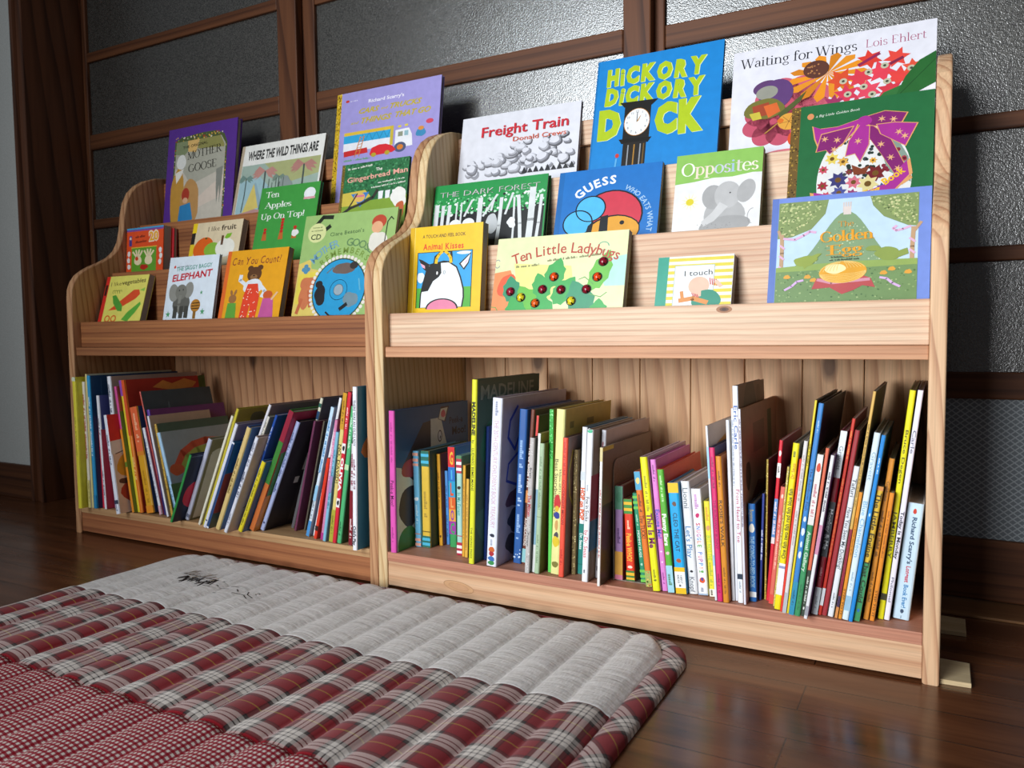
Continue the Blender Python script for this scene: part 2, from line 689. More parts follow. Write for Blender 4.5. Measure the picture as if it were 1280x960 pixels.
t = NT('white_wallpaper')
nz = t.noise(t.coords((1, 1, 1)), 260, 3)
t.base(t.ramp(nz, [(0.3, srgb('c9cbc6')), (0.7, srgb('d8dad6'))]))
t.rough(0.9)
t.bump(nz, 0.3, 0.001)
bm = bmesh.new()
box(bm, -3.2, -1.3155, 0.180, 0.260, 0.0, 2.3)
tag(new_obj('wall_left', bm, t.m), kind='structure')

DOORWOOD = wood('dark_door_timber', '6a4128', '54311e', '3a2014', 'Z', 14, 3, 0.5, 0.8, spec=0.22)
DOORWOODX = wood('dark_door_timber_across', '6a4128', '54311e', '3a2014', 'X', 14, 4, 0.5, 0.8, spec=0.22)
DARKWOOD = wood('dark_jamb_timber', '6e432b', '57331f', '3c2215', 'Z', 14, 5, 0.4, 0.8, spec=0.35)

bm = bmesh.new()
box(bm, -3.2, -1.3157, 0.168, 0.1799, 0.0, 0.094, bev=0.002)
tag(new_obj('baseboard_left', bm, DOORWOODX), kind='structure')

# casing at the left of the sliding doors and the deep reveal behind it
bm = bmesh.new()
prism(bm, [(-1.315, 0.158), (-1.302, 0.158), (-1.299, 0.166), (-1.276, 0.166), (-1.273, 0.158), (-1.264, 0.158),
           (-1.2625, 0.160), (-1.2625, 0.420), (-1.315, 0.420)], 'Z', 0.0, 2.3, bev=0.0012)
tag(new_obj('trim_1', bm, DARKWOOD), kind='structure')
# threshold strip under the doors
bm = bmesh.new()
box(bm, -1.2615, 1.35, 0.290, 0.42, 0.0, 0.004, bev=0.001)
t_sill = wood('sill_timber', '9a6f48', '84593a', '64402a', 'X', 18, 9, 0.4)
tag(new_obj('trim_2', bm, t_sill), kind='structure')


def frosted():
    t = NT('frosted_cast_glass')
    v = t.coords()
    n1 = t.noise(v, 520, 1, 0.5)
    n2 = t.noise(v, 210, 1, 0.5)
    h = t.math('ADD', n1, t.math('MULTIPLY', n2, 0.7))
    t.base(t.ramp(n1, [(0.38, srgb('272623')), (0.62, srgb('605e59'))]))
    t.rough(0.25)
    t.b.inputs['Specular IOR Level'].default_value = 1.0
    t.b.inputs['Transmission Weight'].default_value = 0.25
    t.b.inputs['IOR'].default_value = 1.75
    t.bump(h, 0.6, 0.0006)
    return t.m


def lattice():
    t = NT('diamond_pattern_glass')
    out = []
    for a in (0.9, -0.9):
        w = t.n('TexWave', bands_direction='X')
        t.l(t.coords((1, 1, 1), (0, a, 0)), w.inputs['Vector'])
        w.inputs['Scale'].default_value = 40
        out.append(t.ramp(w.outputs['Fac'], [(0.80, [0] * 3), (0.95, [1] * 3)]))
    m = t.mix(1.0, out[0], out[1], 'LIGHTEN')
    t.base(t.mix(m, srgb('757f86'), srgb('b3bcc2')))
    t.rough(0.42)
    t.b.inputs['Transmission Weight'].default_value = 0.15
    t.bump(m, 0.5, 0.001)
    return t.m


GLASS, LATT = frosted(), lattice()
RAILS = [(0.352, 0.043), (0.560, 0.024), (0.764, 0.026), (0.990, 0.042), (1.222, 0.026), (1.43, 0.026), (1.66, 0.05)]


def sliding_door(name, x0, x1, y, sl, sr, label):
    root = empty(name, ((x0 + x1) / 2, y, 0.0045))
    tag(root, label, None, None, 'structure')
    c = (x0 + x1) / 2
    a, b = x0 - c, x1 - c
    z0, ztop = 0.0, 1.80
    for xa, xb in ((a, a + sl), (b - sr, b)):
        bm = bmesh.new()
        box(bm, xa, xb, 0.0, 0.022, z0, ztop, bev=0.0025)
        new_obj('stile', bm, DOORWOOD, root)
    ga, gb = a + sl, b - sr
    for zc, hh in RAILS:
        bm = bmesh.new()
        box(bm, ga + 0.0003, gb - 0.0003, 0.001, 0.021, zc - hh / 2 - .0045, zc + hh / 2 - .0045, bev=0.0025)
        new_obj('rail', bm, DOORWOODX, root)
    bm = bmesh.new()
    box(bm, ga + 0.0003, gb - 0.0003, 0.0012, 0.0208, z0 + .001, 0.100, bev=0.0025)
    new_obj('bottom_rail', bm, DOORWOODX, root)
    zs = [0.100] + [z for zc, hh in RAILS for z in (zc - hh / 2 - .0045, zc + hh / 2 - .0045)]
    for i in range(0, len(zs) - 1, 2):
        bm = bmesh.new()
        box(bm, ga + .0003, gb - .0003, 0.009, 0.013, zs[i] + .0003, zs[i + 1] - .0003)
        new_obj('glass_pane', bm, LATT if i == 0 else GLASS, root)
    return root


sliding_door('door_1', -1.260, -0.464, 0.322, 0.018, 0.059, 'left sliding door of dark wood with dim frosted panes')
sliding_door('door_2', -0.485, 0.382, 0.3455, 0.056, 0.054, 'middle sliding door of dark wood with frosted panes')
sliding_door('door_3', 0.345, 1.34, 0.369, 0.056, 0.06, 'right sliding door of dark wood, frosted panes above, diamond pattern pane below')

# ------------------------------------------------------------------ the two bookcases
TS = 0.0193
PROF = [(0, 0), (0, .53), (.002, .552), (.0085, .57), (.02, .586), (.034, .597), (.052, .6075), (.078, .6195), (.10, .632), (.117, .648),
        (.129, .670), (.136, .70), (.140, .735), (.147, .765), (.160, .791), (.178, .810), (.202, .825), (.232, .836), (.260, .840), (.278, .840), (.278, 0)]


def bookcase(x0, x1, tone, label):
    root = empty('bookcase', ((x0 + x1) / 2, 0.0, 0.0), label, 'bookcase', 'pair of wooden picture book cases')
    c = (x0 + x1) / 2
    a, b = x0 - c + .0001, x1 - c - .0001
    i0, i1 = a + TS, b - TS
    S = 'l' if tone == 0 else 'r'
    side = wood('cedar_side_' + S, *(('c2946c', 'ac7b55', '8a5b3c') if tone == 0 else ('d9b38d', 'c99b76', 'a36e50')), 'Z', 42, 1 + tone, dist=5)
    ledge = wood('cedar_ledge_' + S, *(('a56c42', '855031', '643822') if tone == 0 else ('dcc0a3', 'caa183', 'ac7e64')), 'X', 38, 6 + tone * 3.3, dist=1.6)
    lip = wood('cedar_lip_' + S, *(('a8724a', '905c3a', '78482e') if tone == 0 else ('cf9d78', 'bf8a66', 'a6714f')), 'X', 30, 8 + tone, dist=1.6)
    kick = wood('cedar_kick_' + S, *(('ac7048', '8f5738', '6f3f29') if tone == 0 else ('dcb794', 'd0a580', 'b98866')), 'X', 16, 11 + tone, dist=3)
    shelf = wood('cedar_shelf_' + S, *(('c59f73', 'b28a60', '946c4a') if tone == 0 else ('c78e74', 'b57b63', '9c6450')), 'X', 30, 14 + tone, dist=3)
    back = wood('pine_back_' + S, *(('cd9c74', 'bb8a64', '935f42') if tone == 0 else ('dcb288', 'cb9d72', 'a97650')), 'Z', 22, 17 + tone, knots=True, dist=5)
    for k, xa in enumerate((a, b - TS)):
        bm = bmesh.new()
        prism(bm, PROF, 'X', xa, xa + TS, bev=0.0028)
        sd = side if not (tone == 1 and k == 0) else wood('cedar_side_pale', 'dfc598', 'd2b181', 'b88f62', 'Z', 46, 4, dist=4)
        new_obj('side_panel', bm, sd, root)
    g = .0002
    bm = bmesh.new()
    n = 9
    for i in range(n):
        xa = i0 + g + (i1 - i0 - 2 * g) * i / n
        xb = i0 + g + (i1 - i0 - 2 * g) * (i + 1) / n
        box(bm, xa + .0006, xb - .0006, 0.2662, 0.2752, 0.047, 0.7815, bev=0.0014)
    new_obj('back_panel', bm, back, root)
    bm = bmesh.new()
    box(bm, i0 + g, i1 - g, 0.0015, 0.266, 0.0478, 0.064, bev=0.0012)
    new_obj('bottom_shelf', bm, shelf, root)
    bm = bmesh.new()
    box(bm, i0 + g, i1 - g, 0.0035, 0.021, 0.0045, 0.0476, bev=0.0008)
    kmats = [kick]
    if tone == 1:       # an oval knot in the face of the board
        kx, kz = 0.165 - c, 0.022
        for q, (rx, rz, col) in enumerate(((.030, .0090, 'a9805a'), (.0285, .0082, 'c79b72'), (.020, .0052, 'b98b62'), (.0185, .0045, 'c39670'))):
            f = bm.faces.new([bm.verts.new((kx + rx * math.cos(i * .2618), .0034 - q * .00002, kz + rz * math.sin(i * .2618) - .1 * rx * math.cos(i * .2618))) for i in range(24)])
            f.material_index = len(kmats)
            kmats.append(ink(col, .5))
    new_obj('kickboard', bm, kmats, root)
    # three stepped display ledges, each a floor with a lip and an upright board the books behind stand against
    for (ya, yb, zf), lm in zip(((0.0065, 0.266, 0.422), (0.1145, 0.266, 0.540), (0.1925, 0.266, 0.657)), (lip, lip, lip)):
        bm = bmesh.new()
        box(bm, i0 + g, i1 - g, ya, yb, zf - .0178, zf, bev=0.0012)
        new_obj('display_shelf', bm, lm, root)
    for ya, za, zb in ((0.0195, 0.4222, 0.4795), (0.102, 0.4222, 0.595), (0.180, 0.5402, 0.7145)):
        bm = bmesh.new()
        box(bm, i0 + g, i1 - g, ya, ya + .012, za, zb, bev=0.0012)
        lmats = [ledge]
        if tone == 1 and ya < .05:      # a small dark knot at its top edge
            for q, (r, col) in enumerate(((.0085, '9a6a48'), (.0050, '5f3b28'), (.0025, '3a2218'))):
                f = bm.faces.new([bm.verts.new((.598 - c + r * 1.3 * math.cos(i * .3927), ya - .0001 - q * .00002, .4725 + r * .6 * math.sin(i * .3927))) for i in range(16)])
                f.material_index = len(lmats)
                lmats.append(ink(col, .5))
        new_obj('upright_board', bm, lmats, root)
    bm = bmesh.new()
    box(bm, i0 + g, i1 - g, 0.252, 0.2658, 0.782, 0.826, bev=0.0015)
    new_obj('top_rail', bm, ledge, root)
    return root


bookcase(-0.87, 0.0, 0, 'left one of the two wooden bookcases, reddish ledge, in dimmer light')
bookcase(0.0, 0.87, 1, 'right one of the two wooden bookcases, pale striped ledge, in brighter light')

# thin packing strips beside the right foot
SH = wood('pale_shim_wood', 'd8c29b', 'ccb48b', 'b99c70', 'X', 10, 2)
for ya, yb, xb, lab in ((0.010, 0.082, 0.9045, 'thin pale wood shim on floor at the front of the right bookcase foot'),
                        (0.196, 0.262, 0.9035, 'thin wood shim on floor at the back of the right bookcase side, in shadow')):
    r = bmesh.new()
    prism(r, [(0.0, ya), (xb - 0.8703, ya + .002), (xb - 0.8703, yb - .002), (0.0, yb)], 'Z', 0.0001, 0.0062, bev=0.0006)
    o = new_obj('wooden_shim', r, SH, loc=(0.8703, 0, 0))
    tag(o, lab, 'shim', 'wooden shims by the bookcase')

# ------------------------------------------------------------------ quilted mat
def tartan(name, rot=0.0, dim=1.0):
    t = NT(name)
    sep = t.n('SeparateXYZ')
    t.l(t.coords((1, 1, 1), (0, 0, rot)), sep.inputs[0])
    R, Wh, K, G, Y = srgb('84141f'), srgb('d8cfc8'), srgb('1d1216'), srgb('463a38'), srgb('b3902e')
    P = 0.064
    stops = [(0.0, R), (0.23, Y), (0.255, R), (0.47, K), (0.50, G), (0.56, Wh), (0.655, K), (0.68, Wh), (0.76, K), (0.785, Wh), (0.89, G), (0.945, K), (0.972, R)]
    plain = [(p, (R if c is Y else c)) for p, c in stops]
    cs = []
    for i, ph in ((0, 0.31), (1, 0.607)):
        f = t.math('FRACT', t.math('ADD', t.math('DIVIDE', sep.outputs[i], P), ph + 20))
        st = stops if i == 1 else plain
        cs.append(t.ramp(f, st, 'CONSTANT'))
    c = t.mix(0.5, cs[0], cs[1])
    wv = t.noise(t.coords((900, 900, 900)), 1.0, 1)
    c = t.mix(0.4, c, t.ramp(wv, [(0.3, [0.75] * 3), (0.7, [1.15] * 3)]), 'MULTIPLY')
    t.base(c)
    t.rough(0.95)
    t.b.inputs['Specular IOR Level'].default_value = 0.1
    t.b.inputs['Sheen Weight'].default_value = 0.15
    t.bump(wv, 0.3, 0.0004)
    return t.m


def gingham():
    t = NT('red_gingham')
    sep = t.n('SeparateXYZ')
    t.l(t.coords(), sep.inputs[0])
    Wh, R = srgb('d9d0c8'), srgb('8d1a26')
    cs = []
    for i in (0, 1):
        f = t.math('FRACT', t.math('ADD', t.math('DIVIDE', sep.outputs[i], 0.0063), 40))
        cs.append(t.ramp(f, [(0.0, [0] * 3), (0.5, [1] * 3)], 'CONSTANT'))
    s = t.mix(0.5, cs[0], cs[1])
    t.base(t.ramp(s, [(0.0, Wh), (0.5, srgb('9a4650')), (1.0, R)]))
    t.rough(0.95)
    t.b.inputs['Specular IOR Level'].default_value = 0.1
    t.bump(t.noise(t.coords((900, 900, 900)), 1.0, 1), 0.3, 0.0004)
    return t.m


def linen():
    t = NT('natural_linen')
    a = t.noise(t.coords((90, 700, 300)), 1.0, 2)
    b = t.noise(t.coords((700, 90, 300)), 1.0, 2)
    m = t.math('MULTIPLY', t.math('ADD', a, b), 0.5)
    t.base(t.ramp(m, [(0.35, srgb('d2cdc9')), (0.65, srgb('efebe8'))]))
    t.rough(0.95)
    t.b.inputs['Specular IOR Level'].default_value = 0.1
    fold = t.noise(t.coords((9, 95, 30)), 1.0, 2)
    t.bump(t.math('ADD', m, t.math('MULTIPLY', fold, 2.2)), 0.45, 0.0016)
    return t.m


MX0, MX1, MYB, MYF = -0.445, 0.547, -0.036, -1.02
mat_root = empty('quilted_mat', (0.05, -0.5, 0.0), 'quilted floor mat of linen, red tartan and red gingham bands before the bookcases', 'mat')
PITCH, RC = 0.0493, 0.062


def mat_h(x, y, lift):
    ph = (x + 0.0032) / PITCH
    s = abs(math.sin(math.pi * ph))
    k = int(math.floor(ph))
    amp = 0.0080 + 0.0014 * math.sin(k * 2.4 + 1)
    wob = 1 + 0.06 * math.sin(y * 31 + k * 1.7) + 0.04 * math.sin(y * 67 + k)
    return 0.0105 + lift + amp * (s ** 0.46) * wob


def mat_panel(name, ya, yb, material, lift, ny, front=0.0):
    bm = bmesh.new()
    nx = 300
    rows = []
    for j in range(ny + 1):
        y = ya + (yb - ya) * j / ny
        row = []
        dy = y - (MYB - RC)
        ins = RC - math.sqrt(max(RC * RC - dy * dy, 0)) if dy > 0 else 0.0
        xl, xr = MX0 + ins, MX1 - ins
        for i in range(nx + 1):
            x = xl + (xr - xl) * i / nx
            ph = (x + 0.0032) / PITCH
            yy = y
            # the seam between bands scallops with the tubes
            if j == ny and front:
                yy -= 0.0
            edge = min(x - xl, xr - x, MYB - y + 0.002)
            fall = 1 - max(0.0, 1 - edge / 0.014) ** 2
            seam = min(abs(y - ya), abs(y - yb)) if lift else 1
            z = mat_h(x, y, lift * min(1, seam / 0.006)) * (0.30 + 0.70 * fall) + 0.0015
            row.append(bm.verts.new((x - 0.05, yy + 0.5, z)))
        rows.append(row)
    for j in range(ny):
        for i in range(nx):
            bm.faces.new([rows[j][i], rows[j][i + 1], rows[j + 1][i + 1], rows[j + 1][i]])
    bmesh.ops.recalc_face_normals(bm, faces=bm.faces)
    # skirt down to the underside
    be = [e for e in bm.edges if len(e.link_faces) == 1]
    r = bmesh.ops.extrude_edge_only(bm, edges=be)
    for v in r['geom']:
        if isinstance(v, bmesh.types.BMVert):
            v.co.z = 0.0012
    return new_obj(name, bm, material, mat_root, smooth=True)


mat_panel('linen_panel', MYB, -0.279, linen(), 0.0, 60)
mat_panel('tartan_panel', -0.2792, -0.5115, tartan('red_tartan'), 0.0022, 52)
mat_panel('gingham_panel', -0.5117, MYF, gingham(), 0.0030, 80)


def binding():
    bm = bmesh.new()
    path = [(MX1 + .003, MYF)]
    n = 60
    for i in range(n + 1):
        path.append((MX1 + .003, MYF + (MYB - RC - MYF) * i / n))
    for i in range(1, 13):
        a = math.pi / 2 * i / 12
        path.append((MX1 + .003 - RC + RC * math.cos(a), MYB - RC + (RC + .002) * math.sin(a)))
    for i in range(1, 40):
        path.append((MX1 - RC + (MX0 + RC - MX1 + RC) * i / 40, MYB + .002))
    for i in range(0, 13):
        a = math.pi / 2 * (1 + i / 12)
        path.append((MX0 + RC + RC * math.cos(a), MYB - RC + (RC + .002) * math.sin(a)))
    for i in range(1, n + 1):
        path.append((MX0, MYB - RC + (MYF - MYB + RC) * i / n))
    rings = []
    for i, p in enumerate(path):
        q0, q1 = path[max(i - 1, 0)], path[min(i + 1, len(path) - 1)]
        tx, ty = q1[0] - q0[0], q1[1] - q0[1]
        L = math.hypot(tx, ty) or 1
        nx, ny = ty / L, -tx / L
        right = max(0.0, min(1.0, (p[0] - (MX1 - 0.06)) / 0.06)) * (1 if p[1] < MYB - .01 else .55)
        w = 0.009 + 0.0085 * right
        h = 0.0105 + 0.002 * right
        ring = []
        for k in range(11):
            a = math.pi * k / 10
            d = -w * math.cos(a) + w * .55
            z = 0.001 + h * math.sin(a) ** 0.7
            ring.append(bm.verts.new((p[0] + nx * d - 0.05, p[1] + ny * d + 0.5, z)))
        rings.append(ring)
    for i in range(len(rings) - 1):
        for k in range(10):
            bm.faces.new([rings[i][k], rings[i + 1][k], rings[i + 1][k + 1], rings[i][k + 1]])
    bmesh.ops.recalc_face_normals(bm, faces=bm.faces)
    o = new_obj('edge_binding', bm, tartan('bias_cut_tartan', 0.7854), mat_root, smooth=True)
    o['label'] = 'bias-cut tartan edge binding'


binding()
# dark stitched motif on the linen corner: a thatched shape and loose strokes
bm = bmesh.new()
slots = {}
EX, EY = -0.312, -0.138


def emb3(x, y, e):
    wx, wy = EX + x / 100, EY - y / 100
    return (wx - 0.05, wy + 0.5, mat_h(wx, wy, 0) + 0.0021 + e)


rnd = random.Random(4)
A = Art(bm, slots, emb3)
for i in range(44):
    x = rnd.uniform(0.4, 8.6)
    A.line([(x, 1.2 + rnd.uniform(0, .5)), (x + rnd.uniform(-.9, .9), 3.4 + rnd.uniform(-.6, .6))], 0.16, '2b211f', True)
for i in range(14):
    x = rnd.uniform(-.6, 7.6)
    A.line([(x, 1.0), (x + rnd.uniform(.2, .9), -1.2 + rnd.uniform(-.5, .6))], 0.14, '93806b', True)
A.line([(-.6, 1.2), (9.8, 1.3)], 0.22, '2b211f', True)
for p in ([(8.2, 4.6), (9.6, 4.4)], [(9.9, 3.1), (10.4, 3.2)], [(11, 3.3), (13.2, 3.5)], [(12.5, 2.3), (14.0, 2.1)], [(11.8, 5.6), (12.8, 5.9)],
          [(14.6, 2.9), (15.3, 3.4)], [(15, 4.4), (18.6, 5.0)], [(17.6, 3.4), (19.8, 3.0), (21, 3.2)], [(18, 3.6), (18.8, 4.6), (20.2, 4.9)],
          [(19.6, 3.6), (21.0, 4.0)], [(18.6, 5.2), (19.8, 5.8)]):
    A.line(p, 0.17, '3b302c', True)
o = new_obj('embroidery', bm, [ink(h, 0.9) for h in slots], mat_root)
o['label'] = 'dark stitched motif on the linen'

# ------------------------------------------------------------------ books
def case_shell(bm, t, d, h, b, hinge=True):
    """spine and two boards as one bent C outline in plan (x thickness, y depth)"""
    r = min(t * 0.28, 0.003)
    out = [(0.0, d), (0.0, r), (r * .3, r * .3), (r, 0.0), (t - r, 0.0), (t - r * .3, r * .3), (t, r), (t, d)]
    inn = [(t - b, d), (t - b, max(b, r) + .0004), (b, max(b, r) + .0004), (b, d)]
    prism(bm, out + inn, 'Z', 0.0, h)


def standing_book(key, x, y, h, t, lean, d, spine, cover, items, citems, label, group, finish=0.36):
    th = math.radians(lean)
    z = 0.0646 + (t * math.sin(th) if th > 0 else 0.0)
    if key in ('R26', 'R27', 'R28'):      # these stand on the foot of the bookend
        z += 0.0011
    root = empty('picture_book', (x, y, z), label, 'book', group)
    root.rotation_euler = (0, th, 0)
    slots = {cover: 0}
    bm = bmesh.new()
    b = min(0.0022, t * 0.2)
    hard = t > 0.0058
    case_shell(bm, t, d, h, b)
    r = min(t * 0.28, 0.003)
    # spine colour panel, then what is printed on it
    T100 = t * 100
    S = Art(bm, slots, lambda u, v, e: (u / 100, -e, h - v / 100), t * 100, h * 100)
    e0 = r * 50
    H = h * 100
    if spine != cover:
        fi = S.mi(spine)
        for f in bm.faces:
            c = f.calc_center_median()
            if c.y < r * .99 and abs(f.normal.z) < .5 and c.y < .002 and f.normal.y < -.2:
                f.material_index = fi
    a0, a1 = e0, T100 - e0
    for it in items:
        if it[0] == 'b':
            S.rect(a0 * .2, it[1] * H, T100 - a0 * .2, it[2] * H, it[3])
        elif it[0] == 't':
            _, st, v0, v1, col, fr = it[:6]
            dr = it[6] if len(it) > 6 else 1
            off = it[7] if len(it) > 7 else 0.5
            bold = it[8] if len(it) > 8 else 0.015
            cap = min(fr * 1.28, max(fr, .72)) * T100
            L = (v1 - v0) * H
            if dr > 0:
                S.text(st, T100 * off - cap / 2, v0 * H, L, cap, col, -90, bold)
            else:
                S.text(st, T100 * off + cap / 2, v1 * H, L, cap, col, 90, bold)
        elif it[0] == 'L':      # separately coloured letters down the spine
            _, st, v0, v1, cols, fr = it
            n = len(st)
            cap = fr * T100
            for i, ch in enumerate(st):
                if ch != ' ':
                    S.text(ch, T100 * .5 - cap / 2, (v0 + (v1 - v0) * i / n) * H, (v1 - v0) * H / n * .75, cap, cols[i % len(cols)], -90, .02)
                    S.k -= 1
            S.k += 1
        elif it[0] == 'm':
            S.marks(T100 * (it[6] if len(it) > 6 else .5) - it[4] * T100 / 2, it[1] * H, (it[2] - it[1]) * H, it[4] * T100, it[3], it[5] if len(it) > 5 else 1, -90)
        elif it[0] == 'e':
            S.blob(T100 * .5, it[1] * H, it[3] * T100, it[4] * H, it[2], it[5] if len(it) > 5 else 1, .12, 14)
        elif it[0] == 'u':      # upright letter
            S.text(it[1], T100 * .5, it[2] * H, it[5] * T100, it[3] * H, it[4], 0, .03, 0, 'C')
        elif it[0] == 'd':      # small dotted foil or ornament
            S.dots(.15 * T100, it[1] * H, .85 * T100, it[2] * H, it[4], .03, .03 + .1 * T100, it[3], 3, None, 1.4)
    D = d * 100
    R = Art(bm, slots, lambda u, v, e: (t + e, u / 100, h - v / 100), d * 100, h * 100)
    for it in citems:
        if it[0] == 'r':
            R.rect(it[1] * D, it[2] * H, it[3] * D, it[4] * H, it[5])
        elif it[0] == 'p':
            R.poly([(u * D, v * H) for u, v in it[2]], it[1])
        elif it[0] == 'o':
            R.blob(it[1] * D, it[2] * H, it[3] * D, it[4] * H, it[5], it[6] if len(it) > 6 else 2, it[7] if len(it) > 7 else .1)
        elif it[0] == 't':
            R.text(it[1], it[2] * D, it[3] * H, it[4] * D, it[5] * H, it[6], 0, .02)
        elif it[0] == 'l':
            R.line([(u * D, v * H) for u, v in it[3]], it[2], it[1])
    new_obj('cover', bm, [ink(c, finish) for c in slots], root)
    o = .0024 if hard else .0006
    bm = bmesh.new()
    box(bm, b + .00002, t - b - .00002, max(b, r) + .0005, d - o, o, h - o)
    new_obj('pages', bm, paper(), root)
    return root


def display_book(key, x, y, z, w, h, t, ang, front, spine, label, draw, board=False, roll=0.0, group='picture books shown face out on the ledges', edge=None):
    root = empty('picture_book', (x, y, z), label, 'book', group)
    root.rotation_euler = (-math.radians(ang), math.radians(roll), 0)
    slots = {front: 0}
    bm = bmesh.new()
    b = 0.0022 if not board else 0.0016
    r = 0.0016
    out = [(w, 0.0), (r, 0.0), (r * .3, r * .3), (0.0, r), (0.0, t - r), (r * .3, t - r * .3), (r, t), (w, t)]
    inn = [(w, t - b), (max(b, r) + .0005, t - b), (max(b, r) + .0005, b), (w, b)]
    prism(bm, out + inn, 'Z', 0.0, h)
    A = Art(bm, slots, lambda u, v, e: (u / 100, -e, h - v / 100), w * 100, h * 100)
    if spine != front:
        fi = A.mi(spine)
        for f in bm.faces:
            if f.normal.x < -.5 and f.calc_center_median().x < .001:
                f.material_index = fi
    if not board:       # pressed hinge line beside the spine
        A.rect(0.65, 0.0, 0.72, h * 100, front)
    draw(A, w * 100, h * 100, root)
    A.tf()
    new_obj('cover', bm, [ink(c, 0.34) for c in slots], root)
    o = .0028 if not board else 0.0
    bm = bmesh.new()
    box(bm, max(b, r) + .0006, w - o - .0001, b + .00002, t - b - .00002, o + (.0001 if board else 0), h - o - (.0001 if board else 0))
    new_obj('pages', bm, edge or (board_edge() if board else paper()), root)
    return root

# ------------------------------------------------------------------ what is printed on the covers shown face out (cm from the top left corner)
def leafy(A, x0, y0, x1, y1, n, cols, r0, r1, seed, inside=None):
    A.dots(x0, y0, x1, y1, n, r0, r1, cols, seed, inside, 0.7)


def d_mother(A, w, h, root):
    L, R, T, B = 2.6, w - 3.0, 2.0, h - 1.0
    A.poly([(L, T + 1.2), (L, B), (R, B), (R, T + 3.4), (R - 1.2, T + 1.2), (R - 4, T + .1), (R - 9, T), (L + 2, T + .5)], '4d5a35')
    A.dots(L, T + .3, R, T + 1.4, 60, .12, .28, ['d9b24a', 'a33a2a', '6f8a4a', 'e0d6c0'], 3, lambda x, y: y > T + .3 and x < R - 1.5)
    A.dots(R - .5, T + 3.4, R - .05, B, 50, .1, .2, ['d9b24a', 'a33a2a', '6f8a4a', 'e0d6c0'], 4)
    A.dots(L + .05, T + 3.4, L + .5, B, 50, .1, .2, ['d9b24a', 'b3552a', '6f8a4a', 'e0d6c0'], 5)
    l, r, t2 = L + .55, R - .55, T + 1.5
    A.poly([(l, t2), (l, B), (r, B), (r, T + 3.6), (r - 1.6, t2)], 'a9a899')
    A.poly([(l, t2), (l, T + 4.5), (l + 3, T + 5.0), (l + 5.2, T + 3.5), (l + 5.0, t2)], '7f8a66')
    A.poly([(l + 4, t2), (l + 4.4, T + 4.2), (l + 7.2, T + 4.6), (l + 8.2, t2)], 'd8b16c')
    A.poly([(l + 8.2, t2), (l + 7.6, T + 3.8), (r - .4, T + 4.4), (r - .4, T + 3.7), (r - 1.9, t2)], '8d8a50')
    A.poly([(l, T + 8.0), (l, B), (r, B), (r, T + 9.5), (r - 4, T + 10.5), (l + 6, T + 12.5), (l + 3, T + 9)], 'c3bcae')
    A.poly([(r, T + 11), (r - 5.5, T + 14), (l + 6.0, T + 17.5), (l + 8, T + 18.5), (r, T + 16)], 'd2c3b4')
    A.blob(l + 1.2, T + 15, 2.3, 7.0, 'bd8d3c', 2, .1)
    A.blob(l + 6.0, T + 16.5, 3.4, 5.2, 'b98c55', 5, .1)
    A.blob(l + 2.2, T + 6.6, 1.6, 1.9, 'dcdcd6', 3, .06)
    A.poly([(l + .3, T + 9.2), (l + 3.2, T + 8.3), (l + 2.6, T + 9.8), (l + .8, T + 11.8)], 'e2ded4')
    A.poly([(l + 2.6, T + 17.4), (l + 6.2, T + 16.8), (l + 7.4, T + 21), (l + 6.2, T + 21.3), (l + 6.4, B), (l + 3.0, B), (l + 2.2, T + 21)], '2e7fb4')
    A.ell(l + 4.4, T + 14.8, 1.35, 1.7, 'a93b28')
    A.ell(l + 4.4, T + 16.2, .9, .7, 'd8ab86')
    A.poly([(r - 2.6, T + 9.5), (r - .4, T + 9), (r - .6, T + 13), (r - 1.0, T + 18), (r - 1.4, T + 13.5), (r - 1.9, T + 18), (r - 2.4, T + 14)], '84857c')
    A.text('THE ORIGINAL', L + 3.0, T + 3.4, 8.6, .7, '2b2418', 3, .01)
    A.serif('MOTHER', L + 4.9, T + 6.2, 11.6, 1.9, '1d1a16', 4, fat=1.1)
    A.serif('GOOSE', L + 5.4, T + 9.4, 9.8, 1.9, '1d1a16', 3, fat=1.1)
    A.marks(l + 6, T + 22.0, 7, .4, '6b6a66', 3, 3)
    A.marks(l + 6, T + 22.9, 6.4, .4, '6b6a66', 4, 3)


def palm(A, x, y, h, s, pk, trunk, seed):
    A.line([(x, y), (x + .15 * s, y + h * .5), (x - .1 * s, y + h)], .32 * s, trunk)
    for a in (-165, -140, -20, 10, 150, 175, 205, -45):
        c, d = math.cos(math.radians(a)), math.sin(math.radians(a))
        A.poly([(x, y - .2), (x + 1.4 * s * c - .28 * s * d, y - 1.0 * s * d - .3 - .3 * s * abs(c)), (x + 2.7 * s * c, y - 1.2 * s * d + .5 * s), (x + 1.3 * s * c + .2 * s * d, y - .7 * s * d + .35 * s)], pk)


